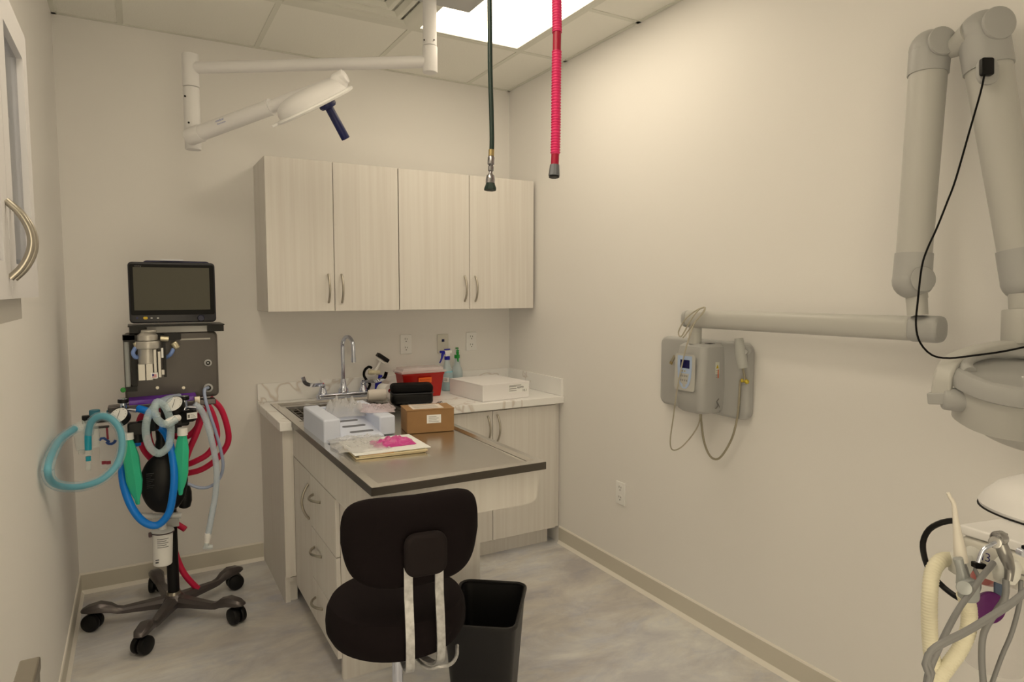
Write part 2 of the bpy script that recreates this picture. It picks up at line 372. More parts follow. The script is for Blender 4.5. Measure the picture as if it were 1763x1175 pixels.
# ------------------------------------------------------------------ faucet
fp=V((-1.115,-.075,.876)); t=thing('faucet','chrome gooseneck faucet with wing lever handles behind the steel sink','faucet',fp)
b=MB(); b.slab((-1.115,-.075,.876),X,Y,Z,.30,.05,.028,.02,e=.006); b.build('deck_plate',M_CHROME,t)
top=PY(587,577,-.12).z
n_=MB(); n_.lathe([(.028,0),(.028,.02),(.018,.035),(.014,.07),(.011,.08)],fp+Z*.026)
R_=.058; dirn=V((.25,-1,0)).normalized(); base=fp+Z*.10; H_=top-R_-.01
pts=[V((fp.x,fp.y,.95)),V((fp.x,fp.y,1.05)),V((fp.x,fp.y,H_))]
for i in range(1,9): th=i/8*PI; pts.append(V((fp.x,fp.y,H_))+dirn*(R_-R_*math.cos(th))+Z*R_*math.sin(th))
pts.append(pts[-1]-Z*.06); n_.tube(pts,.0105,14,.01); n_.cyl(pts[-1]+Z*.005,pts[-1]-Z*.02,.0125)
n_.build('spout',M_CHROME,t)
for sx,tip in ((-1,(PY(525,668,-.12),PY(516,652,-.12))),(1,(PY(655,668,-.10),PY(668,652,-.10)))):
    hb=V((fp.x+sx*.115,-.075,.90)); h=MB(); h.lathe([(.020,0),(.024,.012),(.018,.03),(.014,.042),(.017,.052),(.010,.062)],hb)
    a=hb+Z*.058; h.i=0
    h.bar([a,a+V((sx*.03,-.02,.003)),a+V((sx*.07,-.045,.006)),a+V((sx*.105,-.055,.022)),a+V((sx*.118,-.058,.055))],.020,.006,(-sx*.7,0,.7))
    h.i=1; h.cyl(a+Z*.002,a+Z*.008,.008)
    h.build('lever_handle',[M_CHROME,mat('hot_dot',(.85,.25,.35),.4) if sx<0 else M_NAVY],t)

# ------------------------------------------------------------------ outlets
def outlet(c,u,nrm,label,grp=None):
    t=thing('power_outlet',label,'outlet',V(c)-Z*.057)
    c,u,nrm=V(c),V(u),V(nrm)
    MB().slab(c+nrm*.0006,u,Z,nrm,.072,.116,.006,.004,e=.002).build('cover_plate',M_WHITEP,t)
    s=MB()
    for dz in (.0255,-.0255):
        s.i=0; s.slab(c+nrm*.0066+Z*dz,u,Z,nrm,.034,.036,.0015,.012)
        s.i=1; s.box(0,0,0,0,0,0) if 0 else None
        for dx,hh in ((-.007,.010),(.007,.008)): s.prism([c+nrm*.0082+u*(dx-.0013)+Z*(dz+.002),c+nrm*.0082+u*(dx+.0013)+Z*(dz+.002),c+nrm*.0082+u*(dx+.0013)+Z*(dz+.002+hh),c+nrm*.0082+u*(dx-.0013)+Z*(dz+.002+hh)],nrm*.0004)
        s.cyl(c+nrm*.008+Z*(dz-.008),c+nrm*.0086+Z*(dz-.008),.003,n=12)
    s.build('socket',[M_WHITEP,M_INK],t)
outlet(PY(698.5,593,-.001),X,-Y,'white duplex power outlet on the back wall above the red container')
outlet(PY(811,588,-.001),X,-Y,'white duplex power outlet on the back wall nearest the right wall')
outlet(PX(1069.5,849.5,-.001),-Y,-X,'white power outlet low on the right wall above the baseboard')
c=PY(762,592,-.001); t=thing('wall_plate','beige data wall plate with one dark port behind the spray bottles','wall plate',c-Z*.057)
MB().slab(c-Y*.0006,X,Z,-Y,.072,.116,.006,.004,e=.002).build('cover_plate',mat('beige_plate',(.88,.85,.77),.4),t)
MB().box(c.x-.008,c.x+.008,c.y-.009,c.y-.0062,c.z+.012,c.z+.028).build('data_port',M_NAVY,t)

# ------------------------------------------------------------------ things on the counter and steel table
# white carton
p=[PZ(831,693,.876),PZ(911,684,.876),PZ(791,677,.876)]; u=(p[1]-p[0]); a=u.length; u.normalize(); vv=(p[2]-p[0]); bl=.36; vv=(vv-u*vv.dot(u)).normalized()
c=p[0]+u*a/2+vv*bl/2; t=thing('carton','flat white cardboard box with a printed shipping label on the marble counter','box',(c.x,c.y,.8755))
b=MB(); b.prism([p[0],p[0]+u*a,p[0]+u*a+vv*bl,p[0]+vv*bl],(0,0,.088)); b.build('box_body',mat('white_card',(.965,.935,.89),.6),t,bevel=.0015)
b=MB(); b.prism([p[0]-vv*.001+Z*.074,p[0]+u*a-vv*.001+Z*.074,p[0]+u*a-vv*.001+Z*.089,p[0]-vv*.001+Z*.089],vv*.002)
b.prism([p[0]-vv*.001-u*.001+Z*.089,p[0]+u*(a+.001)-vv*.001+Z*.089,p[0]+u*(a+.001)+vv*bl+Z*.089,p[0]-u*.001+vv*bl+Z*.089],Z*.0015); b.build('lid',mat('white_card',(.965,.935,.89)),t)
b=MB(); o=p[0]+u*(a-.145)-vv*.0012+Z*.033; b.quad(o,u,Z,.135,.048,.0005); b.i=1
b.text('98999',.018,o+u*.06+Z*.022-vv*.0006,u,Z); b.text('10.1',.019,o+u*.095+Z*.004-vv*.0006,u,Z)
b.i=2
for k in range(3): b.quad(o+u*.006+Z*(.034-k*.011)-vv*.0006,u,Z,.05,.003)
b.quad(o+u*.008+Z*.040-vv*.0006,u,Z,.08,.003); b.build('shipping_label',[M_PAPER,M_INK,M_LINE],t)
# brown carton
p0=PZ(701,748,.8715); p1=PZ(782,742,.8715); u=(p1-p0); a=u.length; u.normalize(); vv=V((-u.y,u.x,0)); bl=.14; hh=.098
c=p0+u*a/2+vv*bl/2; t=thing('carton','brown cardboard box with white labels on the steel table','box',(c.x,c.y,.8712))
mb=mat('brown_card',(.63,.47,.29),.75,var=.08,scale=20)
b=MB(); b.prism([p0,p0+u*a,p0+u*a+vv*bl,p0+vv*bl],(0,0,hh)); b.build('box_body',mb,t,bevel=.002)
b=MB(); b.prism([p0-vv*.0015-u*.0015+Z*hh,p0+u*(a+.0015)-vv*.0015+Z*hh,p0+u*(a+.0015)+vv*bl+Z*hh,p0-u*.0015+vv*bl+Z*hh],Z*.002)
b.prism([p0-u*.0015+Z*.01,p0-u*.0015+vv*.006+Z*.01,p0-u*.0015+vv*.006+Z*hh,p0-u*.0015+Z*hh],-u*.001); b.build('lid',mb,t)
b=MB(); o=p0+u*.085-vv*.0006+Z*.04; b.quad(o,u,Z,.062,.036); b.i=1
for k in range(4): b.quad(o+u*.008+Z*(.006+k*.007)-vv*.0006,u,Z,.044-.01*(k%2),.0015)
b.build('label',[M_PAPER,M_LINE],t)
b=MB(); o=p0+u*.03+vv*.02+Z*(hh+.0022); b.quad(o,u,vv,a-.07,bl-.035); b.i=1
for k in range(5): b.quad(o+u*.01+vv*(.012+k*.018)+Z*.0006,u,vv,a-.10,.002)
b.build('top_label',[mat('cream_paper',(.90,.84,.76),.6),M_LINE],t)
# foam packing tray
mf=mat('pale_blue_card',(.86,.87,.925),.6); zt=.872
t=thing('packing_tray','pale blue-white moulded packing tray with slots on the steel table','packing tray',(-1.33,-.98,.8718))
b=MB()
b.box(-1.492,-1.425,-1.165,-.80,zt,zt+.098).build('side_wall',mf,t,bevel=.008,seg=3)
b=MB().box(-1.248,-1.178,-1.11,-.66,zt,zt+.080).build('side_wall',mf,t,bevel=.008,seg=3)
b=MB(); b.prism([V((-1.425,-1.165,zt)),V((-1.425,-1.165,zt+.012)),V((-1.425,-.80,zt+.055)),V((-1.425,-.80,zt))],(.178,0,0)); b.build('tray_floor',mf,t)
b=MB()
for k in range(3):
    y=-.93-k*.078; z=zt+.012+(y+1.165)/.365*.043
    MB().slab((-1.337+.01*k,y,z-.0005),X,V((0,1,.118)),Z,.10,.022,.0016,.0105).build('slot',mat('slot_shade',(.45,.45,.46),.8),t)
MB().box(-1.425,-1.248,-.82,-.80,zt,zt+.09).build('back_wall',mf,t,bevel=.004)
# crumpled bags
def crumple(name,c,ux,uy,h,seed,m,label,cat='plastic bag',n=30,par=None,edge=.25,grp=None,amp=1):
    b=MB(); c,ux,uy=V(c),V(ux),V(uy); vs=[]; fs=[]
    nn=n+1
    for lay in (0,1):
        for j in range(nn):
            for i in range(nn):
                s,q=i/n*2-1,j/n*2-1
                e=max(0,1-max(abs(s),abs(q))**3)
                nz=noise.noise(V((s*3.1+seed,q*3.3,seed*.7+lay*.8))); n2=noise.noise(V((s*8+seed,q*8+3,seed+lay*2)))
                wob=1+edge*noise.noise(V((s*1.5+seed*3,q*1.5,4)))
                z=(e**.6)*h*max(.12,.62+.75*nz+.22*n2)*amp if lay else e*0.002
                z+=abs(noise.noise(V((s*6,q*6,seed))))*.008*lay*e
                vs.append(c+ux*s*wob+uy*q*wob+Z*(z+.0008*lay))
    o=nn*nn
    for j in range(n):
        for i in range(n):
            k=j*nn+i; fs.append((k,k+nn,k+nn+1,k+1)); fs.append((o+k,o+k+1,o+k+nn+1,o+k+nn))
    b.add(vs,fs); ob=b.build(name,m,par,sharp=28)
    return ob if par else tag(ob,label,cat,grp)
M_BAG=mat('clear_bag_film',(.90,.88,.84),.16,alpha=.36,spec=.9)
crumple('plastic_bag',(-1.337,-.870,.9265),(.080,-.008,0),(.006,.043,0),.085,3,M_BAG,'crumpled clear plastic bag heaped inside the back of the pale packing tray','plastic bag')
crumple('plastic_bag',(-1.205,-.93,.9532),(.07,-.03,0),(.02,.09,0),.02,8,mat('red_print_film',(.93,.85,.84),.2,alpha=.4,spec=.9),'thin clear plastic bag draped over the tray edge beside the brown box','plastic bag')
# folders and papers
fx=(PZ(613,793,.872)+PZ(753,778,.872))/2; u=(PZ(753,778,.872)-PZ(613,793,.872)); L_=u.length; u.normalize(); vv=V((-u.y,u.x,0))
o=PZ(613,792,.872)
mman=mat('manila',(.88,.80,.62),.6)
def sheet(name,o,a,b_,z,th,m,label,cat,rot=0):
    q=Matrix.Rotation(rot,3,'Z'); uu,v2=q@u,q@vv; oo=V((o.x,o.y,z)); s=MB(); s.prism([oo,oo+uu*a,oo+uu*a+v2*b_,oo+v2*b_],Z*th); return tag(s.build(name,m,bevel=min(.0008,th*.3),seg=1),label,cat)
sheet('file_folder',o,L_*.86,.24,.8712,.006,mman,'cream file folder at the bottom of the paper pile on the steel table','folder',.02)
sheet('file_folder',o+vv*.003+u*.012,L_*.84,.235,.8775,.0045,mman,'manila file folder in the middle of the paper pile','folder',-.02)
sheet('envelope',o+vv*.004+u*.02,.12,.16,.8824,.0016,mat('orange_paper',(.85,.60,.30),.6),'orange-tan envelope sticking out of the paper pile','envelope',.01)
sheet('paper_sheet',o+vv*.0+u*(-.004),L_*.95,.25,.8843,.0035,mat('white_sheet',(.96,.955,.96),.6),'white paper on top of the file folders','paper',.05)
crumple('plastic_bag',o+u*.05+vv*.17+Z*.0165,u*.10,vv*.12,.022,12,M_BAG,'clear plastic pouch lying on the left end of the white papers')
pk=mat('pink_bag_film',(.90,.30,.62),.3,alpha=.72)
crumple('pink_bag',o+u*.165+vv*.115+Z*.0165,u*.078,vv*.045,.024,5,pk,'bright pink plastic bag lying on the white papers')
# black zip case
pa=PZ(674,698,.8765); pb=PZ(747,695,.8765); u2=(pb-pa); w2=u2.length; u2.normalize(); v2=V((-u2.y,u2.x,0)); c=(pa+pb)/2+v2*.07
t=thing('hard_case','black zipped hard case in front of the red container','case',(c.x,c.y,.8762))
MB().slab((c.x,c.y,.8765),u2,v2,Z,w2,.13,.055,.03,e=.012).build('lower_shell',M_BLACK,t)
MB().slab((c.x,c.y,.9325),u2,v2,Z,w2+.002,.132,.045,.03,e=.018).build('lid',M_BLACKM,t)
MB().slab((c.x,c.y,.9295),u2,v2,Z,w2+.006,.136,.005,.03).build('zip',mat('zip_grey',(.22,.22,.22),.4),t)
# sharps container
c=PZ(706,676,.876); c=V((-.72,-.235,.876)); t=thing('sharps_container','red sharps container with clear lid and orange label on the counter','container',c)
mr=mat('red_plastic',(.72,.07,.03),.3)
w3=.255; b=MB(); b.loft([[c+V((x*k,y*k2,z)) for x,y in ((-1,-1),(1,-1),(1,1),(-1,1))] for k,k2,z in ((w3/2-.02,.05,0),(w3/2-.004,.062,.125),(w3/2,.066,.13),(w3/2,.066,.14))]); b.build('bin_body',mr,t,bevel=.006,seg=3)
b=MB(); b.loft([[c+V((x*k,y*k2,z)) for x,y in ((-1,-1),(1,-1),(1,1),(-1,1))] for k,k2,z in ((w3/2+.008,.072,.138),(w3/2+.008,.072,.150),(w3/2-.004,.062,.152),(w3/2-.01,.058,.168))]); b.build('lid',mat('clear_lid',(.92,.86,.82),.2,alpha=.55),t,bevel=.003)
b=MB(); o=c+V((-.032,-.0625,.083)); b.quad(o,X,V((0,-.1,1)),.078,.030,.002); b.i=1
b.text('BIOHAZARD',.011,o+V((.006,-.0035,.014)),X,V((0,-.1,1)),.001); b.quad(o+V((.006,-.0035,.005)),X,V((0,-.1,1)),.06,.0018,.0008)
b.build('label',[mat('orange_label',(.97,.42,.13),.5),mat('dark_orange',(.70,.22,.05),.6)],t)
# spray bottles
def spray(c,colr,label,face,liquid,sticker=True):
    t=thing('spray_bottle',label,'spray bottle',c); f=V(face).normalized(); c=V(c)
    b=MB(); b.lathe([(.030,0),(.034,.004),(.034,.10),(.032,.115),(.020,.145),(.016,.175),(.014,.19)],c); b.build('bottle',mat('bottle_plastic',(.85,.90,.88),.3,alpha=.55),t)
    if liquid: MB().lathe([(.028,.003),(.0325,.006),(.0325,liquid)],c).build('liquid',mat('blue_liquid',(.62,.86,.88),.2,alpha=.8),t)
    k=mat('trigger_'+label[:5],colr,.4); MB().lathe([(.016,.186),(.017,.188),(.017,.206),(.015,.208)],c).build('collar',k,t)
    h=MB(); h.slab(c+Z*.207,f,f.cross(Z),Z,.035,.024,.022,.008,e=.004); h.slab(c+Z*.222-f*.004,f,f.cross(Z),Z,.06,.022,.022,.008,e=.006); h.build('spray_head',M_WHITEP,t)
    g=MB(); g.tube([c+f*.02+Z*.228,c+f*.035+Z*.224,c+f*.042+Z*.205,c+f*.052+Z*.185,c+f*.062+Z*.172],[.008,.009,.006,.005,.004],10,.006)
    g.cyl(c+f*.022+Z*.233,c+f*.055+Z*.237,.009,.0075); g.slab(c+Z*.246,f,f.cross(Z),Z,.04,.018,.005,.005); g.build('trigger',k,t)
    if sticker:
        q=MB(); R=.0348; fd=V((CAM.x-c.x,CAM.y-c.y,0)).normalized(); a0=math.atan2(fd.y,fd.x)-.2
        q.loft([[c+V((R*math.cos(a0+e*.5),R*math.sin(a0+e*.5),z)) for z in (.055,.082)]+[c+V(((R+.0006)*math.cos(a0+e*.5),(R+.0006)*math.sin(a0+e*.5),z)) for z in (.082,.055)] for e in [i/6*2-1 for i in range(7)]])
        q.i=1
        for z in (.062,.068,.074): q.loft([[c+V(((R+.001)*math.cos(a0+e*.4),(R+.001)*math.sin(a0+e*.4),zz)) for zz in (z,z+.002)]+[c+V(((R+.0013)*math.cos(a0+e*.4),(R+.0013)*math.sin(a0+e*.4),zz)) for zz in (z+.002,z)] for e in [i/4*2-1 for i in range(4)]])
        q.build('label',[M_PAPER,M_INK],t)
spray((-.495,-.115,.8755),(.05,.06,.60),'blue-trigger spray bottle of pale blue liquid beside the red container',(-.95,-.35,0),.12)
spray((-.405,-.062,.8755),(.05,.60,.20),'green-trigger spray bottle standing behind the blue-trigger one',(-.35,-1,0),.06,False)
# tape roll / white rolls
c=PZ(683,690,.876); c=V((-.90,-.16,.876)); t=thing('paper_roll','white roll lying on its side with its core hole showing, left of the black case','roll',c)
ax=V((.35,-1,0)).normalized(); b=MB(); b.lathe([(.012,0),(.034,0),(.036,.003),(.036,.07),(.034,.073),(.012,.073)],c+Z*.037-ax*.036,ax); b.build('roll_body',M_WHITEP,t)
MB().lathe([(.003,0),(.011,0),(.011,.004),(.003,.004)],c+Z*.037+ax*.037,ax).build('core',M_CHROME,t)
c=V((-.985,-.27,.872)); b=MB(); ax=V((1,-.2,0)).normalized(); b.lathe([(.020,0),(.03,.004),(.033,.02),(.033,.085),(.03,.1),(.02,.104)],c+Z*.034-ax*.05,ax)
tag(b.build('tissue_roll',mat('soft_paper',(.92,.87,.80),.9)),'soft cream paper roll lying at the sink edge left of the other roll','roll')
# jointed scope behind sink
c=V((-.955,-.075,.876)); yy=-.075
t=thing('stethoscope_stand','cream jointed tool with dark flat head and curled black tube behind the sink','medical tool',(PY(663,672,yy).x,yy,.8757))
def q_(px,py,y=yy): return PY(px,py,y)
b=MB(); d_=(q_(668,627)-q_(647,613)).normalized(); n1=V((-d_.z,0,d_.x)); 
b.slab(q_(657,619),d_,Y,n1,.075,.05,.022,.008,e=.003); b.build('head',M_BLACK,t)
b=MB(); b.slab(q_(656,621.5),d_,Y,-n1,.055,.035,.006,.006); b.tube([q_(655,622),q_(648,636),q_(645,640)],.007); b.build('neck',M_WHITEP,t)
b=MB(); b.cyl(q_(634,641),q_(654,642),.013,e=.003); b.cyl(q_(638,641),q_(640,641),.015); b.tube([q_(645,638),q_(645,645)],.011); b.build('joint',mat('cream_plastic',(.88,.83,.68),.4),t)
b=MB(); b.tube([q_(640,634),q_(635,632),q_(628,638),q_(627,648),(q_(634,658)),q_(637,662),q_(634,670),q_(630,679)],.0075,12,.008); b.build('tube',M_BLACKM,t)
b=MB(); p=q_(652,672); b.tube([q_(655,646),q_(654,655),q_(650,665)],[.012,.014,.016],12); b.tube([q_(650,660),V((q_(649,675).x,yy,.878))],.015,14); b.build('blue_base',M_BLUE,t)
# small syringe in the sink rack
b=MB(); p=V((-1.43,-.78,.884)); b.cyl(p,p+V((.05,.06,.004)),.006); b.i=1; b.cyl(p-V((.018,.022,.0015)),p,.0035); b.i=2; b.cyl(p-V((.028,.034,.002)),p-V((.016,.02,.0012)),.007)
tag(b.build('syringe',[M_CLEAR2,M_BLACK,mat('orange_plastic',(.85,.55,.30),.4)]),'small syringe with an orange end poking out behind the pale packing tray','syringe')
# wire twist by the black case
b=MB(); p=PZ(749,696,.878); b.tube([p,p+V((.02,.012,.004)),p+V((.035,.018,.001)),p+V((.05,.032,.006))],.0016,6,.005); b.tube([p+V((.01,.0,0)),p+V((.03,.022,.006)),p+V((.052,.02,.002))],.0014,6,.005)
tag(b.build('wire_tie',M_BLACK),'short dark wire tie on the marble counter beside the black case','wire')

# ------------------------------------------------------------------ surgical light on the ceiling
post=P(740,60,2.75); ZA=P(740,105,2.75).z
t=thing('surgical_light','white articulated surgical light with navy handle hanging from the ceiling','surgical light',(post.x,post.y,ZA-.1))
MB().box(post.x-.255,post.x+.225,post.y-.22,-1.03,2.70,2.7295).build('ceiling_plate',M_GREYP,t,bevel=.004)
b=MB(); zb=P(740,124,2.75).z; zm=P(740,79,2.75).z
b.cyl((post.x,post.y,zm),(post.x,post.y,2.70),.0285); b.cyl((post.x,post.y,zb),(post.x,post.y,zm-.002),.031,e=.004)
b.i=1
for sx in (-1,1): b.cyl(V((post.x,post.y,zm+.014))+RT*sx*.020-FW*.024,V((post.x,post.y,zm+.014))+RT*sx*.0205-FW*.0262,.003,n=10)
b.build('ceiling_post',[M_WHITE,M_DARK],t)
pv=PZ(328,117,ZA); dpv=(pv-CAM).dot(FW)
b=MB(); b.cyl(V((post.x,post.y,ZA)),pv,.0245); b.build('horizontal_arm',M_WHITE,t)
b=MB(); zt_=P(328,94,dpv).z; z1=P(330,150,dpv).z; z2=P(333,256,dpv).z
b.cyl((pv.x,pv.y,z1+.001),(pv.x,pv.y,zt_),.0335,e=.004); b.cyl((pv.x,pv.y,z2),(pv.x,pv.y,z1-.001),.0325,e=.003)
b.i=1
for dz,dx in ((.045,.0),(.155,-.012)):
    p=V((pv.x,pv.y,z2+dz+.06))-FW*.032+RT*dx; b.cyl(p,p-FW*.003,.004,n=12)
p=V((pv.x,pv.y,z2+.03))-FW*.030+RT*.008; b.slab(p,X,Z,-FW,.018,.022,.004,.006)
b.build('drop_post',[M_WHITE,M_DARK],t)
dj=dpv-.04; J=P(338,232,dj); J2=P(463,186,dj-.10); J3=P(590,137,dj-.19)
b=MB(); b.cyl(J-(J2-J).normalized()*.04,J+(J2-J).normalized()*.03,.036,e=.006); b.cyl(J,J2,.0325,.031); b.i=1
u=(J2-J).normalized(); n_=(-FW).copy(); n_=(n_-u*n_.dot(u)).normalized(); vv=n_.cross(u)
b.text('medical',.013,J+u*.13+n_*.033+vv*.004,u,vv); b.text('illumination',.009,J+u*.135+n_*.033-vv*.008,u,vv)
b.build('spring_arm',[M_WHITE,mat('blue_print',(.25,.35,.65),.5)],t)
b=MB(); b.cyl(J2,J2+u*.012,.033); b.tube([J2,J2.lerp(J3,.45)+UP*.004,J3],[.026,.022,.022],20); b.build('head_arm',M_WHITE,t)
# lamp head: disc seen almost edge-on
hc=P(541,178,dj-.20); rd=ray(541,178).normalized(); n_=(RT*.47-UP*.86); n_=(n_-rd*n_.dot(rd)).normalized(); n_=(n_+rd*.03).normalized(); e1=(RT-n_*RT.dot(n_)).normalized()
b=MB(); b.lathe([(.02,-.062),(.075,-.060),(.120,-.050),(.142,-.032),(.148,-.012),(.148,0)],hc,n_,48); b.ball(hc-n_*.03+e1*.128,.036); b.cyl(hc-n_*.035+e1*.115,hc-n_*.04+e1*.165,.028,e=.006)
b.build('head_housing',M_WHITE,t)
b=MB(); b.lathe([(.150,0),(.160,.002),(.164,.008),(.160,.014),(.150,.016),(.10,.018)],hc,n_,48); b.slab(hc-e1*.165+n_*.004,e1,n_.cross(e1),n_,.06,.05,.012,.01,e=.004); b.build('lens_rim',M_WHITEP,t)
hp=hc+n_*.018+e1*.045
MB().lathe([(.034,0),(.034,.012),(.028,.02),(.016,.022)],hp,n_).build('handle_collar',M_NAVY,t)
MB().cyl(hp+n_*.018,hp+n_*.150,.0165,.0175,e=.002).build('grip',M_NAVY,t)

# ------------------------------------------------------------------ gas hoses hanging from the ceiling
d=1.95
tp=[P(843,0,d),P(843.5,60,d),P(844,120,d),P(846,190,d),P(847,240,d),P(846.5,262,d)]
top=V((tp[0].x,tp[0].y,2.735))
t=thing('gas_hose','thin dark green hanging gas hose with brass and chrome coupling','hose',(tp[-1].x,tp[-1].y,P(846,328,d).z))
MB().tube([top,top-Z*.2,top-Z*.4]+tp,.0072,16,.02).build('hose',mat('dark_green_rubber',(.05,.16,.13),.4),t)
def at_(py): return P(846-(py-262)*.035,py,d)
MB().cyl(at_(258),at_(269),.0085).build('ferrule',mat('brass',(.75,.66,.45),.3,1),t)
b=MB(); a=at_(269); 
prof=[(269,4.5),(272,6),(283,6),(285,3.5),(287,5),(294,5),(296,3),(300,4),(303,7),(309,8),(316,8)]
ax=(at_(316)-at_(269)).normalized(); b.lathe([(r/FPX*d,(at_(y)-a).length) for y,r in prof],a,ax,12); b.build('coupling',mat('nickel',(.62,.60,.58),.25,1),t)
a=at_(316); b=MB(); b.lathe([(.0135,0),(.0145,.004),(.0185,.014),(.0185,.020),(.010,.021)],a,ax,8); b.build('end_cap',mat('cap_green',(.04,.15,.12),.5),t)
MB().cyl((top.x,top.y,2.725),(top.x,top.y,2.739),.03).build('ceiling_rose',M_CHROME,t)
d=1.9
tp=[P(958,-60,d),P(958.5,0,d),P(959,56,d)]; top=V((P(958,0,d).x,P(958,0,d).y,2.735))
t=thing('evacuation_hose','ribbed pink evacuation hose hanging from the ceiling with a grey end','hose',(P(954,300,d).x,P(954,300,d).y,P(954,305,d).z))
mp_=mat('pink_hose',(.90,.20,.42),.4); md=mat('deep_pink',(.66,.05,.20),.35)
MB().tube([top,top-Z*.25]+tp,.0124,20,corr=.008,amp=.0022).build('ribbed_hose',mp_,t)
MB().tube([P(959,55,d),P(958.5,90,d)],.0122,20).build('cuff',md,t)
MB().tube([P(958.5,89,d),P(957.5,160,d),P(957,220,d),P(956,266,d)],.0121,20,corr=.008,amp=.0022).build('ribbed_hose',mp_,t)
MB().tube([P(956,265,d),P(955,285,d)],.0115,20).build('cuff',md,t)
b=MB(); b.cyl(P(955,284,d),P(954,303,d),.0135,.0165,n=10); b.build('end_fitting',mat('grey_metal',(.50,.50,.50),.4,.8),t)
MB().cyl(P(954,303,d),P(954,306,d),.0150,n=10).build('end_ring',M_BLACK,t)
MB().cyl((top.x,top.y,2.725),(top.x,top.y,2.739),.04).build('ceiling_rose',M_CHROME,t)

# ------------------------------------------------------------------ wall x-ray unit
t=thing('dental_xray_unit','grey-white wall mounted x-ray unit with folded arm at the right','x-ray unit',(-.06,-1.73,.96))
MB().slab((-.0008,-1.725,1.118),Y,Z,-X,.50,.308,.042,.035,e=.014,n=8).build('wall_plate',M_XG,t)
# control box: lofted housing
cx0,cx1,cy0,cy1=-.165,-.043,-1.855,-1.69; zb,zt_=.978,1.262
b=MB(); prof=[]
for z,ins,tx in ((zb,.022,.02),(zb+.012,.008,.008),(zb+.05,.0,.0),(1.10,-.004,-.008),(zt_-.05,.0,.006),(zt_-.012,.006,.014),(zt_,.02,.03)):
    r=[]; xa,ya,yb_=cx0+tx,cy0+ins,cy1-ins
    rad=.028
    pts=[(cx1,ya),(xa+rad,ya)]+[(xa+rad-rad*math.sin(i*PI/10),ya+rad-rad*math.cos(i*PI/10)) for i in range(1,6)]+[(xa+rad-rad*math.cos(i*PI/10),yb_-rad+rad*math.sin(i*PI/10)) for i in range(0,6)]+[(cx1,yb_)]
    prof.append([V((x,y,z)) for x,y in pts])
b.loft(prof); b.build('control_box',M_XG,t)
b=MB(); b.slab((-.176,-1.772,1.145),-Y,Z,-X,.112,.150,.003,.012); b.build('panel_frame',M_XW,t)
lcd=MB(); f0=V((-.1792,-1.772,1.145)); uu=-Y
poly=[(-.040,.068),(.040,.068),(.040,.02),(.036,-.02),(.026,-.05),(.010,-.066),(-.010,-.066),(-.026,-.05),(-.036,-.02),(-.040,.02)]
lcd.prism([f0+uu*a+Z*c_ for a,c_ in poly],-X*.001); lcd.i=1; lcd.prism([f0-X*.001+uu*a+Z*c_ for a,c_ in ((-.024,.052),(.028,.052),(.028,.018),(-.024,.018))],-X*.0006)
lcd.i=2; lcd.prism([f0-X*.001+uu*a+Z*c_ for a,c_ in ((-.028,-.004),(.026,-.004),(.016,-.046),(-.006,-.052),(-.022,-.04))],-X*.0006)
for k in (-.012,.002): lcd.slab(f0-X*.001+uu*k+Z*.006,uu,Z,-X,.011,.009,.0008,.002)
lcd.slab(f0-X*.001-Z*.054,uu,Z,-X,.016,.012,.0008,.004)
lcd.i=3
for r_ in range(2):
    for k in range(4): lcd.slab(f0-X*.0017+uu*(-.018+k*.011)+Z*(-.014-r_*.018),uu,Z,-X,.004,.008,.0004,.001)
lcd.i=4
for k in (-.012,.002): lcd.slab(f0-X*.0019+uu*k+Z*.006,uu,Z,-X,.003,.003,.0004,.001)
lcd.build('control_panel',[mat('panel_blue',(.70,.76,.84),.4),mat('lcd',(.06,.06,.28),.2),M_XW,M_LINE,M_DARK],t)
lb=MB(); o=V((-.095,-1.8563,1.085)); lb.quad(o,X,Z,.022,.105,.0012)
lb.i=1; o2=o-Y*.0014; lb.prism([o2+X*.004+Z*.080,o2+X*.018+Z*.080,o2+X*.011+Z*.096],-Y*.0004); lb.i=2; lb.quad(o2+X*.013+Z*.030,X,Z,.006,.045,.0004); lb.i=3; lb.cyl(o2+X*.011+Z*.016,o2+X*.011+Z*.016-Y*.0005,.0085,n=20); lb.i=0; lb.cyl(o2+X*.011+Z*.016-Y*.0004,o2+X*.011+Z*.016-Y*.001,.005,n=16); lb.i=4
for k in range(5): lb.quad(o2+X*.004+Z*(.034+k*.009),X,Z,.007,.002,.0004)
lb.build('warning_label',[mat('label_cream',(.86,.85,.76),.5),mat('warn_yellow',(.80,.68,.10),.5),mat('warn_orange',(.85,.42,.22),.5),mat('sym_blue',(.18,.2,.55),.5),M_LINE],t)
b=MB(); o=V((-.088,-1.8565,1.0)); b.bar([o+V((0,0,.0)),o+V((.014,0,.012)),o+V((.006,0,.028)),o+V((.018,0,.040))],.004,.0014,X+Z*.2); b.bar([o+V((.004,0,.030)),o+V((.016,0,.018)),o+V((.022,0,.004))],.003,.0014,X); b.build('side_marking',M_LINE,t)
# slot on the top
MB().box(-.10,-.07,-1.83,-1.80,zt_-.004,zt_+.0012).build('top_slot',M_DARK,t)
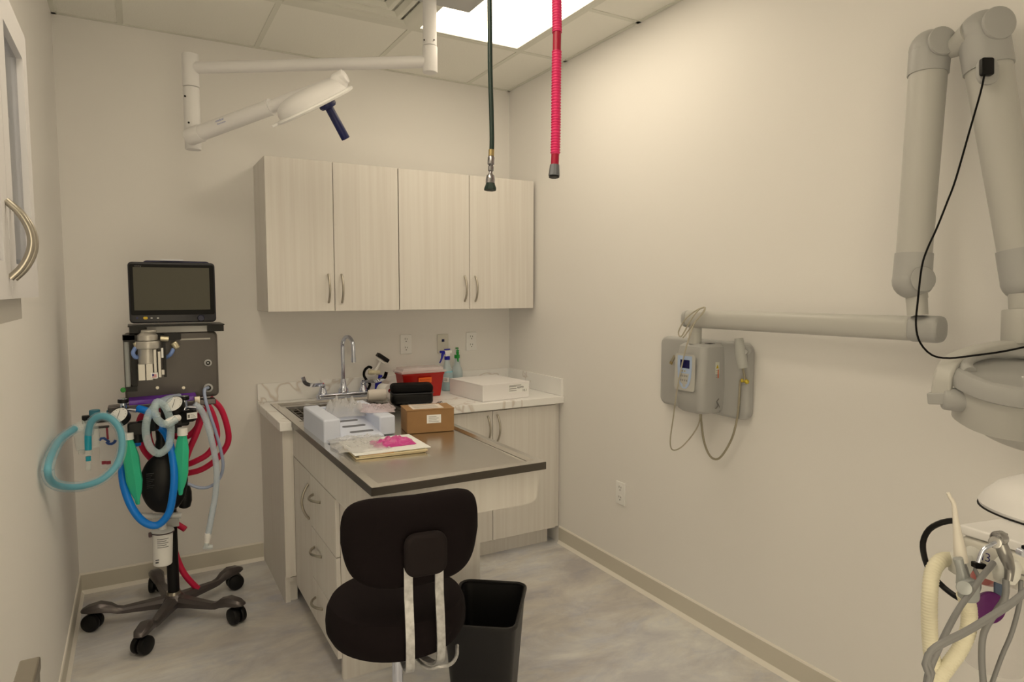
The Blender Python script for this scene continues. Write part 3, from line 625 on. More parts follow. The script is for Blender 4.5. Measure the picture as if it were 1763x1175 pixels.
# horizontal arm
AL=V((-.118,-1.765,1.362)); AR=P(1600,567,1.90)
b=MB(); b.cyl((AL.x,AL.y,zt_-.002),(AL.x,AL.y,AL.z),.026); b.build('swivel_post',M_XW,t)
def capsule(p0,p1,wz,wy,name,m,par,e=.012,tap=1):
    u=(p1-p0).normalized(); side=u.cross(Z).normalized(); b=MB(); rs=[]
    for off,k in ((0,.8),(e*.4,.93),(e,1),(None,tap),(None,tap*.93),(None,tap*.8)):
        pass
    L=(p1-p0).length
    for off,k in ((0,.78),(e*.35,.93),(e,1),(L-e,tap),(L-e*.35,tap*.93),(L,tap*.78)):
        c=p0+u*off; r=[]
        for i in range(28):
            th=i*2*PI/28; cs,sn=math.cos(th),math.sin(th)
            x=abs(cs)**.7*(1 if cs>0 else -1); y=abs(sn)**.7*(1 if sn>0 else -1)
            r.append(c+side*x*wy/2*k+Z*y*wz/2*k)
        rs.append(r)
    return b.loft(rs).build(name,m,par)
u=(AR-AL).normalized()
capsule(AL-u*.035,AR-u*.045,.073,.068,'extension_arm',M_XW,t)
capsule(AL-u*.055,AL-u*.034,.070,.066,'arm_end_cap',M_XG,t,e=.008)
capsule(AR-u*.05,AR+u*.035,.078,.072,'arm_end_cap',M_XG,t)
# folding arm
dA=1.90; J0=P(1570,484,dA); J1=P(1601,85,dA-.02); J2=P(1692,58,dA-.12); J3=P(1762,485,dA-.17)
pb_=P(1580,543,dA)
b=MB(); b.cyl(pb_,P(1578,512,dA),.0265,.0275); b.cyl(P(1579,515,dA),P(1577,495,dA),.028); b.build('swivel_neck',M_XW,t)
def limb(a,b_,ra,rb,name,dk): return MB().cyl(a,b_,ra,rb,n=36).build(name,M_XW,t)
u1=(J1-J0).normalized(); u2=(J3-J2).normalized()
limb(J0+u1*.075,J1-u1*.07,.0455,.0485,'lower_arm',0)
limb(J2+u2*.10,J3-u2*.08,.054,.046,'upper_arm',0)
side=FW
def elbow(J,u,r,rl,name,ext):
    b=MB(); b.tube([J+u*ext,J+u*ext*.5,J],[rl*1.04,rl*1.05,r],28,.01); b.ball(J,r*1.02,24); 
    return b.build(name,M_XG,t)
elbow(J0,u1,.050,.047,'elbow_cover',.078)
b=MB(); b.cyl(J0+RT*.012+FW*.01-UP*.0,J0+RT*.052+FW*.01,.043,.036,e=.008); b.cyl(J0-FW*.048,J0-FW*.055,.036,e=.004); b.build('joint_disc',M_XG,t)
elbow(J1,-u1,.052,.050,'elbow_cover',.072)
elbow(J2,u2,.058,.056,'elbow_cover',.10)
elbow(J3,-u2,.050,.048,'elbow_cover',.085)
b=MB(); b.tube([J1+RT*.02,J1.lerp(J2,.5)-UP*.012,J2-RT*.03],[.034,.028,.036],22); b.build('elbow_link',M_XW,t)
MB().cyl(J1-FW*.048,J1-FW*.060,.040,e=.006).build('joint_disc',M_XG,t); MB().cyl(J2-FW*.052,J2-FW*.066,.044,e=.006).build('joint_disc',M_XG,t)
# plug recess on the upper arm
pp=P(1695,124,1.70); 
b=MB(); b.slab(P(1697,124,1.712),RT,UP,-FW,.055,.072,.012,.025,e=.004); b.i=1; b.slab(P(1696,117,1.700),RT,UP,-FW,.032,.045,.012,.006,e=.002); b.build('plug_socket',[M_XG,M_BLACK],t)
# neck, yoke and head
dH=1.72; N0=P(1768,530,dH)
b=MB(); b.cyl(P(1766,505,dH),P(1768,545,dH),.038); b.cyl(P(1768,533,dH),P(1768,592,dH),.054,.056,e=.003); b.build('head_neck',M_XW,t)
b=MB(); b.bar([P(1760,592,dH),P(1720,596,dH-.01),P(1675,606,dH-.03),P(1640,622,dH-.05),P(1625,650,dH-.06),P(1620,690,dH-.06)],.044,.022,-FW*.8+RT*.6)
b.build('yoke',M_XW,t,bevel=.008,seg=3)
b=MB(); b.cyl(P(1622,686,dH-.06),P(1664,690,dH-.08),.028,.03,e=.005); b.bar([P(1620,676,dH-.06),P(1622,696,dH-.06)],.058,.026,-FW*.8+RT*.6); b.build('yoke_pivot',M_XG,t,bevel=.005)
hc=P(1774,676,dH-.10); hr=V((RT.x,RT.y,0)).normalized(); hf0=V((FW.x,FW.y,0)).normalized(); th_=math.radians(13); hf=hf0*math.cos(th_)+Z*math.sin(th_); ZT=Z*math.cos(th_)-hf0*math.sin(th_)
b=MB(); rs=[]
def sup(c,rx,ry,k=.75,dz=0,n=40,tilt=0):
    r=[]
    for i in range(n):
        th=i*2*PI/n; cs,sn=math.cos(th),math.sin(th); x=abs(cs)**k*(1 if cs>0 else -1)*rx; y=abs(sn)**k*(1 if sn>0 else -1)*ry
        r.append(c+hr*x+hf*y+ZT*(dz+tilt*x))
    return r
# lower body
for dz,k in ((.006,1),(-.03,.985),(-.08,.95),(-.108,.87),(-.132,.55),(-.140,.2)): rs.append(sup(hc+hf*.0,.162*k,.115*k,.8,dz-.004,tilt=-.25 if dz<-.09 else 0))
b.loft(rs); b.build('head_body',M_XW,t)
b=MB(); b.loft([sup(hc,rx,ry,.85,dz) for rx,ry,dz in ((.164,.118,0),(.176,.130,.006),(.178,.132,.03),(.170,.124,.046),(.158,.112,.050),(.148,.102,.047),(.10,.06,.046))]); b.build('head_rim',M_XG,t)
# carrying handle ring above the rear
b=MB(); rg=[]
for i in range(13):
    th=PI*i/12; rg.append(hc+hr*(-.145*math.cos(th))+hf*(.02+.09*math.sin(th))+ZT*(.045+.022*math.sin(th)))
b.tube(rg,.015,14,.01); b.build('handle_ring',M_XG,t)
b=MB(); o=hc+hr*(-.045)-hf*.045+ZT*.0455; b.quad(o,hr,hf,.07,.028,.003); b.i=1; b.quad(o+hr*.004+hf*.018+ZT*.0032,hr,hf,.006,.005); b.quad(o+hr*.026+hf*.006+ZT*.0032,hr,hf,.008,.008); b.quad(o+hr*.04+hf*.014+ZT*.0032,hr,hf,.02,.002); b.build('head_label',[M_PAPER,M_LINE],t)
# sensor cable black
b=MB(); b.tube([P(1695,128,1.69),P(1688,160,1.69),P(1668,230,1.68),P(1645,310,1.68),P(1630,350,1.68),P(1612,395,1.68),P(1597,428,1.68),P(1587,460,1.68),P(1580,520,1.68),P(1577,560,1.68),P(1584,590,1.67),P(1605,612,1.66),P(1635,617,1.65),P(1680,612,1.62),P(1730,605,1.6),P(1790,592,1.62)],.0024,8,.012)
tag(b.build('black_cable',M_BLACKM),'thin black cable looping from the folded x-ray arm across to the x-ray head','cable')
# hand switch
t=thing('hand_switch','grey pistol shaped exposure switch hung on the right part of the wall plate','switch',PX(1277,640,-.075))
b=MB(); b.tube([PX(1272,583,-.085),PX(1275,608,-.085),PX(1279,634,-.08)],[.016,.022,.019],18); b.build('grip',mat('mid_grey_plastic',(.72,.71,.66),.4),t)
b=MB(); b.cyl(PX(1286,606,-.043),PX(1282,606,-.085),.010); b.cyl(PX(1286,604,-.044),PX(1286,604,-.058),.017,e=.004); b.build('hook',M_XG,t)
def cable(pts,r,label,m,name='cable',xs=None):
    return tag(MB().tube(pts,r,8,.01).build(name,m),label,'cable')
mc=mat('khaki_cable',(.62,.58,.48),.5); mc2=mat('pale_cable',(.72,.68,.58),.5)
cable([PX(1279,634,-.07),PX(1282,655,-.06),PX(1275,655,-.05),PX(1273,680,-.05),PX(1270,715,-.05),PX(1262,750,-.045),PX(1248,778,-.04),PX(1235,791,-.04),PX(1222,785,-.045),PX(1212,760,-.05),PX(1207,722,-.07),PX(1207,704,-.09)],.0045,'thick khaki hand switch cord looping below the x-ray control box',mc)
b=MB(); o=PX(1281,657,-.058); b.tube([o-Y*.02,o,o+Z*.006+Y*.012],.004,8,.004); b.ball(o-Y*.014,.009); b.ball(o-Y*.004+Z*.005,.007); b.ball(o+Y*.01,.006)
tag(b.build('brass_clip',mat('yellow_brass',(.82,.72,.25),.35,.5)),'yellow brass clip on the hand switch cord','clip')
cable([PX(1206,704,-.10),PX(1203,730,-.09),PX(1190,752,-.08),PX(1172,771,-.07),PX(1158,775,-.08),PX(1154,760,-.12),PX(1159,720,-.17),PX(1166,670,-.19),PX(1176,620,-.19),PX(1186,583,-.19),PX(1197,555,-.175),PX(1210,540,-.165),PX(1214,531,-.16),PX(1205,532,-.165),PX(1190,550,-.18),PX(1178,572,-.185),PX(1172,580,-.185),PX(1168,572,-.18),PX(1180,550,-.18),PX(1200,534,-.165),PX(1214,530,-.16),PX(1205,545,-.17),PX(1192,560,-.175),PX(1180,577,-.18),PX(1176,582,-.18)],.0028,'thin beige cable bundled over the x-ray arm and drooping in a loop to the left',mc2)
b=MB(); o=PX(1156,624,-.06); b.bar([o,o+V((0,-.02,.03))],.012,.006,(0,1,.5)); b.i=1; b.bar([o-V((0,-.004,.008)),o+V((0,-.002,.004))],.013,.007,(0,1,.5))
tag(b.build('cable_plug',[mc,mat('brass',(.7,.6,.4))]),'small khaki connector plug at the left side of the control box','plug')

# ------------------------------------------------------------------ dental delivery unit, lower right
zt_=P(1652,903,1.1).z; A=P(1652,903,1.1); B=PZ(1800,947,zt_); Cc=PZ(1645,893,zt_); D=PZ(1722,866,zt_)
t=thing('dental_delivery_unit','white dental delivery unit with domed top, instruments and holders at the lower right','dental unit',(A.x+.15,A.y-.05,zt_-.25))
du=(B-A).normalized(); dv=V((-du.y,du.x,0)); 
wv=.36; Lu=.46
db_=(D-A); dbl=db_.dot(dv)
b=MB(); q0=A; ce_=[q0,q0+du*Lu,q0+du*Lu+dv*.32,q0+dv*.32+du*.05]
# taper underside: front face slopes inward
def lowr(k,dz): return [c_+ (sum(ce_,V())/4-c_)*k+Z*dz for c_ in ce_]
b.loft([lowr(.10,-.085),lowr(.02,-.06),lowr(0,-.018)]); b.build('unit_body',mat('unit_ivory',(.88,.85,.78),.35),t,bevel=.008,seg=3)
b=MB(); b.loft([lowr(-.01,-.016),lowr(-.01,-.004),lowr(0,0)]); b.build('top_tray',M_WHITE,t,bevel=.003)
dc=P(1832,908,1.13); dc=V((dc.x,dc.y,zt_))
b=MB(); b.lathe([(.125,0.001),(.127,.008),(.118,.024),(.099,.044),(.070,.059),(.034,.067),(.001,.069)],dc,Z,48,a=du,sx=1.0,sy=.8); b.build('domed_cover',M_WHITE,t)
MB().lathe([(.1265,.0005),(.128,.0005),(.128,.003),(.1265,.003)],dc,Z,48,a=du,sy=.8).build('cover_seam',M_DARK,t)
fn=du.cross(Z).normalized(); fn=fn if fn.dot(FW)<0 else -fn
b=MB(); o=A+du*.022+fn*.0022-Z*.046; b.text('iM3',.020,o,du,Z,.002); b.i=1; o=A+du*.09-Z*.05+fn*.002; b.quad(o,du,Z,.03,.002,.002); b.quad(A+du*.17-Z*.052+fn*.002,du,Z,.025,.002,.002); b.quad(A+du*.024-Z*.056+fn*.002,du,Z,.018,.0015,.002); b.build('front_marking',[mat('print_navy',(.15,.14,.38),.5),M_LINE],t)
# gauge knob at right
b=MB(); p=P(1755,950,1.0); b.cyl(p,p-FW*.012,.006,n=14); b.i=1; b.slab(P(1768,950,1.0),du,Z,fn,.012,.018,.004,.002); b.build('toggle_switch',[M_CHROME,M_BLACK],t)
mh=mat('holder_white',(.87,.85,.79),.35)
b=MB(); h1=P(1654,968,1.06); b.lathe([(.007,-.021),(.014,-.018),(.0175,-.007),(.0175,.006),(.013,.015),(.006,.018)],h1,(RT*.2+UP),28); b.tube([h1,P(1668,962,1.07),P(1682,952,1.10)],[.012,.014,.018],14); b.build('instrument_holder',mh,t)
b=MB(); h2=P(1733,982,1.02); b.lathe([(.007,-.021),(.014,-.018),(.018,-.007),(.018,.007),(.013,.017),(.006,.020)],h2,(RT*.2+UP),28); b.tube([h2,P(1745,972,1.04),P(1760,960,1.08)],[.012,.016,.019],14); b.build('instrument_holder',mh,t)
# evacuator
t2=thing('evacuator_handpiece','cream tapering suction tip in a grey valve at the left of the dental unit','suction tip',P(1660,1030,1.02))
b=MB(); b.tube([P(1632,849,1.03),P(1636,858,1.03),P(1642,868,1.03),P(1646,900,1.03),P(1652,945,1.03),P(1655,968,1.03)],[.0026,.0034,.0042,.0060,.0085,.0095],14,.006); b.build('suction_tip',mat('ivory_plastic',(.88,.84,.76),.4),t2)
b=MB(); b.tube([P(1649,962,1.02),P(1655,985,1.02),P(1658,1005,1.02)],[.0070,.0062,.0095],14,.008); b.slab(P(1660,1012,1.025),RT,UP,-FW,.025,.036,.020,.009,e=.004); b.cyl(P(1660,1013,1.0),P(1660,1013,.985),.0105,e=.002); b.build('valve',mat('grey_valve',(.66,.66,.63),.35,.3),t2)
mcr=mat('cream_hose',(.88,.84,.71),.45)
b=MB(); b.tube([P(1652,967,1.09),P(1640,964,1.08),P(1620,966,1.06),P(1606,985,1.05),P(1601,1020,1.04),P(1600,1070,1.04),P(1603,1120,1.04),P(1612,1170,1.04),P(1618,1230,1.05)],.0110,18,corr=.0045,amp=.0007)
tag(b.build('suction_hose',mcr),'cream ribbed suction hose hanging down at the left edge of the dental unit','hose')
b=MB(); b.tube([P(1661,1024,1.02),P(1668,1050,1.03),P(1667,1085,1.03),P(1652,1120,1.03),P(1632,1148,1.03),P(1612,1178,1.03),P(1590,1230,1.04)],.0110,18,corr=.0045,amp=.0007)
tag(b.build('suction_hose',mcr),'cream ribbed suction hose curving down from the grey valve','hose')
b=MB(); b.tube([P(1641,897,1.10),P(1622,900,1.10),P(1600,912,1.12),P(1589,935,1.13),P(1593,965,1.14),P(1605,990,1.14),P(1625,1012,1.13),P(1650,1030,1.10),P(1672,1036,1.1)],.0048,12,.01)
tag(b.build('black_hose',M_BLACK),'black tube arching out from the left corner of the dental unit','hose')
mg=mat('grey_tubing',(.50,.49,.47),.45)
def gt(pts,r,label,dbl=True):
    b=MB(); pts=[V(p) for p in pts]; b.tube(pts,r,10,.01)
    if dbl: b.tube([p+UP*r*1.3+RT*r*.9 for p in pts],r,10,.01)
    tag(b.build('handpiece_tubing',mg),label,'hose')
gt([P(1706,976,1.02),P(1690,995,1.0),P(1672,1020,.99),P(1650,1050,.98),P(1628,1090,.98),P(1612,1125,.98),P(1598,1158,.98),P(1594,1180,.98)],.0042,'double grey tubing running from the holders down to the left')
gt([P(1775,1012,.94),P(1740,1042,.94),P(1700,1068,.94),P(1660,1092,.94),P(1620,1112,.94),P(1597,1128,.94),P(1592,1145,.94),P(1600,1165,.94),P(1596,1180,.94)],.0042,'double grey tubing crossing from the right edge and folding back at the left')
gt([P(1732,998,1.0),P(1730,1030,1.0),P(1712,1058,1.01),P(1694,1090,1.01),P(1690,1130,1.01),P(1694,1190,1.01)],.0048,'single grey tube hanging from the air-water syringe',False)
gt([P(1758,1000,1.02),P(1755,1040,1.02),P(1742,1090,1.02),P(1725,1130,1.02),P(1705,1185,1.02)],.0034,'thin grey tube hanging at the far right of the dental unit',False)
gt([P(1660,970,1.04),P(1667,990,1.04),P(1671,1020,1.04),P(1675,1027,1.06)],.0022,'thin dark grey tube behind the grey suction valve',False)
gt([P(1676,976,1.05),P(1683,990,1.05),P(1686,1012,1.05),P(1672,1045,1.04)],.003,'short grey tube dropping from the small black tip',False)
t3=thing('air_water_syringe','metal air-water syringe with bent nozzle resting in its holder','syringe',P(1735,1000,1.0))
b=MB(); b.tube([P(1722,935,.985),P(1730,955,.985),P(1738,978,1.0),P(1736,1000,1.0)],[.0085,.009,.0075,.0055],14,.008); b.build('handle',mat('dull_metal',(.62,.60,.56),.3,.9),t3)
b=MB(); b.cyl(P(1714,928,.98),P(1727,926,.985),.0105,e=.003); b.cyl(P(1716,932,.985),P(1713,935,.962),.0085,e=.002); b.i=1; b.cyl(P(1717,918,.985),P(1718,922,.985),.007); b.cyl(P(1727,919,.985),P(1727,924,.985),.006); b.build('head',[mat('satin_metal',(.70,.68,.64),.25,1),M_BLACK],t3)
b=MB(); b.tube([P(1713,935,.955),P(1702,941,.95),P(1692,948,.95),P(1687,960,.95),P(1684,969,.95)],.0028,10,.005); b.build('nozzle',M_CHROME,t3)
b=MB(); b.slab(P(1681,972,1.03),RT*.98-UP*.1,UP,-FW,.017,.009,.010,.002); tag(b.build('rubber_tip',M_BLACK),'small black rubber tip between the two round holders','cap')
# bottle behind
t4=thing('water_bottle','clear hanging water bottle with purple disc under the dental unit','bottle',P(1722,1120,1.15))
b=MB(); bc=P(1722,975,1.15); b.lathe([(.018,.0),(.030,-.01),(.045,-.03),(.052,-.06),(.053,-.16),(.045,-.178),(.01,-.182)],bc,Z,32); b.build('bottle_body',mat('bottle_clear',(.80,.77,.73),.15,alpha=.25),t4)
b=MB(); b.lathe([(.02,.0),(.026,-.012),(.026,-.03),(.018,-.034)],bc+Z*.004-RT*.02,Z,24); b.build('red_cap',mat('red_tinted',(.75,.42,.38),.3,alpha=.8),t4)
b=MB(); p=P(1700,1045,1.085); b.cyl(p,p-FW*.008,.026,e=.002,n=36); b.build('purple_disc',mat('purple_plastic',(.36,.05,.36),.4),t4)
b=MB(); b.slab(P(1722,1025,1.09),RT,UP,-FW,.022,.045,.004,.003); b.build('blue_tag',mat('slate_blue',(.35,.40,.47),.5),t4)
# support stem under the unit
b=MB(); b.cyl(V((dc.x+.06,dc.y+.0,.10)),V((dc.x+.06,dc.y+.0,zt_-.08)),.025); b.build('support_column',M_GREYP,t)
b=MB(); bc2=V((dc.x+.06,dc.y,0))
for k in range(5):
    a=k*2*PI/5; dd=V((math.cos(a),math.sin(a),0)); b.bar([bc2+Z*.09,bc2+dd*.14+Z*.085,bc2+dd*.24+Z*.07],.035,.02,Z.cross(dd)); b.ball(bc2+dd*.235+Z*.027,.027,14)
b.build('base',M_GREYP,t)

# ------------------------------------------------------------------ cabinet on the left wall
t=thing('glass_door_cabinet','shallow pale wall cabinet with two glass doors on the left wall','cabinet',(-2.35,-2.33,1.42))
zb_,zt2=1.463,2.015; xf=-2.30
b=MB(); b.box(XL+.0005,xf-.021,-2.70,-2.69,zb_+.004,zt2-.004).box(XL+.0005,xf-.021,-1.998,-1.985,zb_+.004,zt2-.004).box(XL+.0005,xf-.021,-2.69,-1.998,zt2-.016,zt2-.004).box(XL+.0005,xf-.021,-2.69,-1.998,zb_+.004,zb_+.018).box(XL+.0005,XL+.006,-2.69,-1.998,zb_,zt2-.01)
b.build('body',M_WOODD,t)
MB().box(XL+.0008,xf-.025,-2.70,-2.03,zb_-.045,zb_+.003).build('light_rail',M_WOODD,t)
for k,zz in enumerate((zb_+.16,zb_+.36)): MB().box(XL+.007,xf-.03,-2.688,-2.0,zz,zz+.012).build('shelf',M_WHITEP,t)
md_=mat('door_laminate',(.88,.855,.82),.5)
for ya,yb_ in ((-2.332,-1.972),(-2.695,-2.335)):
    b=MB(); f=.062
    b.box(xf-.020,xf,ya,yb_,zb_,zb_+f).box(xf-.020,xf,ya,yb_,zt2-f,zt2).box(xf-.020,xf,ya,ya+f,zb_+f,zt2-f).box(xf-.020,xf,yb_-f,yb_,zb_+f,zt2-f)
    d_=b.build('door',md_,t); MB().box(xf-.014,xf-.011,ya+f,yb_-f,zb_+f,zt2-f).build('glass_pane',mat('cabinet_glass',(.75,.76,.78),.05,alpha=.35,spec=.8),d_)
    yh=ya+.022 if yb_>-2.0 else yb_-.022
    arc_handle((xf+.001,yh,1.498),(xf+.001,yh,1.628),(1,0,0),h=.032,r=.006,par=d_)
# metal rail corner, bottom left
p=V((-2.31,-1.60,0)); 
t=thing('metal_frame','brushed metal rail with a square corner post beside the left wall at bottom left','rail',(-2.31,-1.72,0))
c0=PX(52,1145,-2.328); 
MB().box(-2.345,-2.31,c0.y-.62,c0.y,c0.z-.014,c0.z+.014).build('top_rail',M_NICKEL,t,bevel=.004,seg=3)
MB().box(-2.343,-2.312,c0.y-.62,c0.y-.04,c0.z-.075,c0.z-.05).build('lower_rail',M_NICKEL,t,bevel=.004,seg=3)
MB().box(-2.340,-2.312,c0.y-.034,c0.y-.004,0,c0.z-.0145).build('post',M_NICKEL,t,bevel=.004,seg=3)
MB().box(-2.340,-2.312,c0.y-.616,c0.y-.586,0,c0.z-.0145).build('post',M_NICKEL,t,bevel=.004,seg=3)

# ------------------------------------------------------------------ stool
S=P(683,1060,1.77); S=V((S.x,S.y,0)); t=thing('stool','black upholstered round stool with a backrest on chrome bars','stool',S)
zs=.565; b=MB()
b.lathe([(.02,0),(.14,.002),(.172,.014),(.183,.035),(.184,.06),(.181,.085),(.172,.103),(.15,.110),(.08,.113),(.001,.1135)],S+Z*zs,Z,56); b.build('seat',M_FABRIC,t)
# backrest: slab curved around the sitter
Lb,Rb=P(592,945,1.56),P(832,915,1.70); cb=(Lb+Rb)/2; ub=(Rb-Lb); ub.z=0; wb=ub.length+.0; ub.normalize(); nb=V((ub.y,-ub.x,0)); nb=nb if nb.dot(FW)<0 else -nb
zc=(P(590,947,1.56).z+P(832,915,1.70).z)/2; cb=V((cb.x,cb.y,zc))
hb_=.225; b=MB()
NU,NV=36,16
def bk(s,q,f):   # s,q in -1..1 superellipse warp
    ca=.0
    x=s*wb/2; z=q*hb_/2
    # squircle mapping
    r=(abs(s)**3.2+abs(q)**2.8)
    th=.030*(max(0,1-r))**.35
    return cb+ub*x+Z*z*(1-.08*s*-1*0)+nb*(-(1-s*s)*-.0 - s*s*.045)+nb*(th if f else -th)
rows=[]
ring=[]
def outline(k,off):
    out=[]; n=56
    for i in range(n):
        th=i*2*PI/n; cs,sn=math.cos(th),math.sin(th)
        x=(abs(cs)**.42)*(1 if cs>0 else -1)*(wb/2-k); z=(abs(sn)**.50)*(1 if sn>0 else -1)*(hb_/2-k)
        s=x/(wb/2); z2=z*(1-.10*max(0,-z/(hb_/2))*0)
        # lower edge narrows
        x2=x*(1-.10*max(0,-z/(hb_/2)))
        out.append(cb+ub*x2+Z*z2+nb*(off-.05*s*s))
    return out
R_=[]
for k,off in ((.19,-.034),(.12,-.034),(.06,-.034),(.03,-.033),(.012,-.028),(.003,-.018),(0,-.004),(0,.006),(.004,.018),(.014,.028),(.03,.033),(.06,.034),(.10,.034)):
    k2=min(k,hb_/2-.002); 
    R_.append(outline(min(k2,.098),off))
b.loft(R_); b.build('backrest',M_FABRIC,t)
# bracket cover
bc=P(735,962,1.55); bc=V((bc.x,bc.y,cb.z-.035)); off=cb+nb*.036; bc=V((off.x,off.y,0))+ub*((P(735,962,1.58)-off).dot(ub)); bc.z=P(735,962,1.56).z
b=MB(); b.slab(bc,ub,Z,nb,.105,.105,.030,.028,e=.012); b.build('bracket_cover',mat('cover_fabric',(.14,.115,.11),.9,spec=.15),t)
mch=mat('worn_chrome',(.80,.78,.74),.42,.55,var=.35,scale=60)
for px in (707,768):
    a=bc+ub*((P(px,990,1.56)-bc).dot(ub)*1.0)+nb*.008; zz=a.z
    fr_=V((a.x,a.y,0)); ins=-nb
    pts=[V((fr_.x,fr_.y,bc.z-.03)),V((fr_.x,fr_.y,bc.z-.10)),V((fr_.x,fr_.y,bc.z-.13))+nb*.004]
    # run down clear of the seat then under it
    toS=(S-fr_); toS.z=0; tn=toS.normalized(); rr_=(toS.length-.200)
    edge=fr_+tn*max(rr_-.0,-.06)
    pts+=[V((edge.x,edge.y,zs+.085)),V((edge.x,edge.y,zs+.025)),V((edge.x,edge.y,zs-.002))+tn*.010,V((edge.x,edge.y,zs-.018))+tn*.05,V((S.x,S.y,zs-.022))-tn*.03]
    MB().bar(pts,.021,.0055,ub,.008).build('back_bar',mch,t)
b=MB(); p=P(785,1120,1.66); cS=S+Z*(zs-.012)
b.tube([P(787,1112,1.72),P(786,1130,1.68),P(776,1144,1.64),P(755,1149,1.62),P(730,1147,1.64),cS],.0045,10,.008); b.build('lift_lever',mch,t)
b=MB(); b.cyl(S+Z*(zs-.016),S+Z*(zs-.002),.09); b.cyl(S+Z*.30,S+Z*(zs-.01),.014); b.cyl(S+Z*.10,S+Z*.31,.025); b.build('gas_column',M_CHROME,t)
b=MB(); b.tube([S+V((math.cos(a),math.sin(a),0))*.17+Z*.20 for a in [i*2*PI/24 for i in range(25)]],.008,10,.03); 
for k in range(3): a=k*2*PI/3; b.tube([S+Z*.20,S+V((math.cos(a),math.sin(a),0))*.17+Z*.20],.006)
b.build('foot_ring',M_CHROME,t)
for k in range(5):
    a=.3+k*2*PI/5; dd=V((math.cos(a),math.sin(a),0))
    l_=MB().bar([S+Z*.09,S+dd*.12+Z*.088,S+dd*.25+Z*.075],.04,.024,Z.cross(dd)).build('leg',M_CHROME,t,bevel=.004)
    w_=MB(); q=S+dd*.245; w_.cyl(q+Z*.026-Z.cross(dd)*.022,q+Z*.026-Z.cross(dd)*.004,.026,e=.004); w_.cyl(q+Z*.026+Z.cross(dd)*.022,q+Z*.026+Z.cross(dd)*.004,.026,e=.004); w_.cyl(q+Z*.03,q+Z*.07,.007); w_.build('caster',M_BLACK,l_)

# ------------------------------------------------------------------ waste bin
zr=.38; bcn=PZ(838,1040,zr); bcn=V((bcn.x,bcn.y,0)); t=thing('waste_bin','black rectangular plastic waste bin behind the stool','waste bin',bcn)
ang=math.radians(-37); bu=V((math.cos(ang),math.sin(ang),0)); bv=V((-bu.y,bu.x,0))
def rrect(a,b_,r,z,n=6):
    out=[]
    for q,(sx,sy) in enumerate(((1,1),(-1,1),(-1,-1),(1,-1))):
        for i in range(n+1):
            th=q*PI/2+i*PI/2/n; out.append(bcn+bu*(sx*(a/2-r)+r*math.cos(th))+bv*(sy*(b_/2-r)+r*math.sin(th))+Z*z)
    return out
wa,wb_=.255,.355; mbn=mat('bin_black',(.06,.05,.055),.5,bump=.15,bscale=500)
b=MB(); b.loft([rrect(wa-.07,wb_-.08,.03,.002),rrect(wa-.015,wb_-.015,.04,zr-.02),rrect(wa-.012,wb_-.012,.04,zr-.004),rrect(wa-.022,wb_-.022,.036,zr-.004),rrect(wa-.026,wb_-.026,.036,zr-.03),rrect(wa-.078,wb_-.088,.025,.008)]); b.build('bin_body',mbn,t)
b=MB(); b.loft([rrect(wa-.02,wb_-.02,.038,zr-.003),rrect(wa-.002,wb_-.002,.044,zr-.006),rrect(wa,wb_,.045,zr),rrect(wa-.002,wb_-.002,.044,zr+.006),rrect(wa-.012,wb_-.012,.04,zr+.008),rrect(wa-.022,wb_-.022,.036,zr+.004),rrect(wa-.022,wb_-.022,.036,zr-.003)],cap=False); b.build('rim',mbn,t)

# ------------------------------------------------------------------ anaesthesia cart
hub=V((-2.012,-.468,0)); t=thing('anesthesia_machine','mobile anaesthesia machine on a grey five-legged base in the back left corner','anesthesia machine',hub)
M_GUN=mat('gunmetal_cast',(.40,.37,.35),.35,.75); M_PANEL=mat('dark_grey_panel',(.37,.345,.315),.42,.25)
b=MB(); b.lathe([(.03,.055),(.052,.06),(.050,.085),(.036,.10),(.030,.105)],hub,Z,32); b.i=1; b.cyl(hub+Z*.104,hub+Z*.118,.031,.029)
b.build('base_hub',[M_GUN,M_NICKEL],t)
for k in range(5):
    a=math.radians(30+72*k); dd=V((math.cos(a),math.sin(a),0)); sd=Z.cross(dd); b=MB(); rs=[]
    for x,w_,z0,z1 in ((.035,.062,.052,.098),(.10,.054,.056,.092),(.20,.042,.058,.084),(.222,.038,.060,.090),(.245,.044,.070,.108),(.285,.060,.082,.120),(.33,.056,.084,.112),(.355,.034,.086,.100),(.36,.012,.088,.094)):
        c=hub+dd*x; rs.append([c+sd*w_/2*q+Z*z for q,z in ((-1,z0),(1,z0),(1,z0+(z1-z0)*.6),(.6,z1),(-.6,z1),(-1,z0+(z1-z0)*.6))])
    l_=b.loft(rs).build('leg',M_GUN,t,bevel=.004,seg=2)
    w_=MB(); q=hub+dd*.318-sd*.0; th=a+1.2; ax=V((math.cos(th),math.sin(th),0)); q=q+Z*.039
    w_.cyl(q-ax*.030,q-ax*.004,.038,e=.008); w_.cyl(q+ax*.030,q+ax*.004,.038,e=.008); w_.cyl(q-ax*.005,q+ax*.005,.026); w_.cyl(q+Z*.02,q+Z*.052,.009); w_.build('caster',M_BLACK,l_)
MB().cyl(hub+Z*.117,hub+Z*1.02,.0245).build('pole',M_BLACK,t)
yF=-.545
def c_(px,py,y=-.62): return PY(px,py,y)
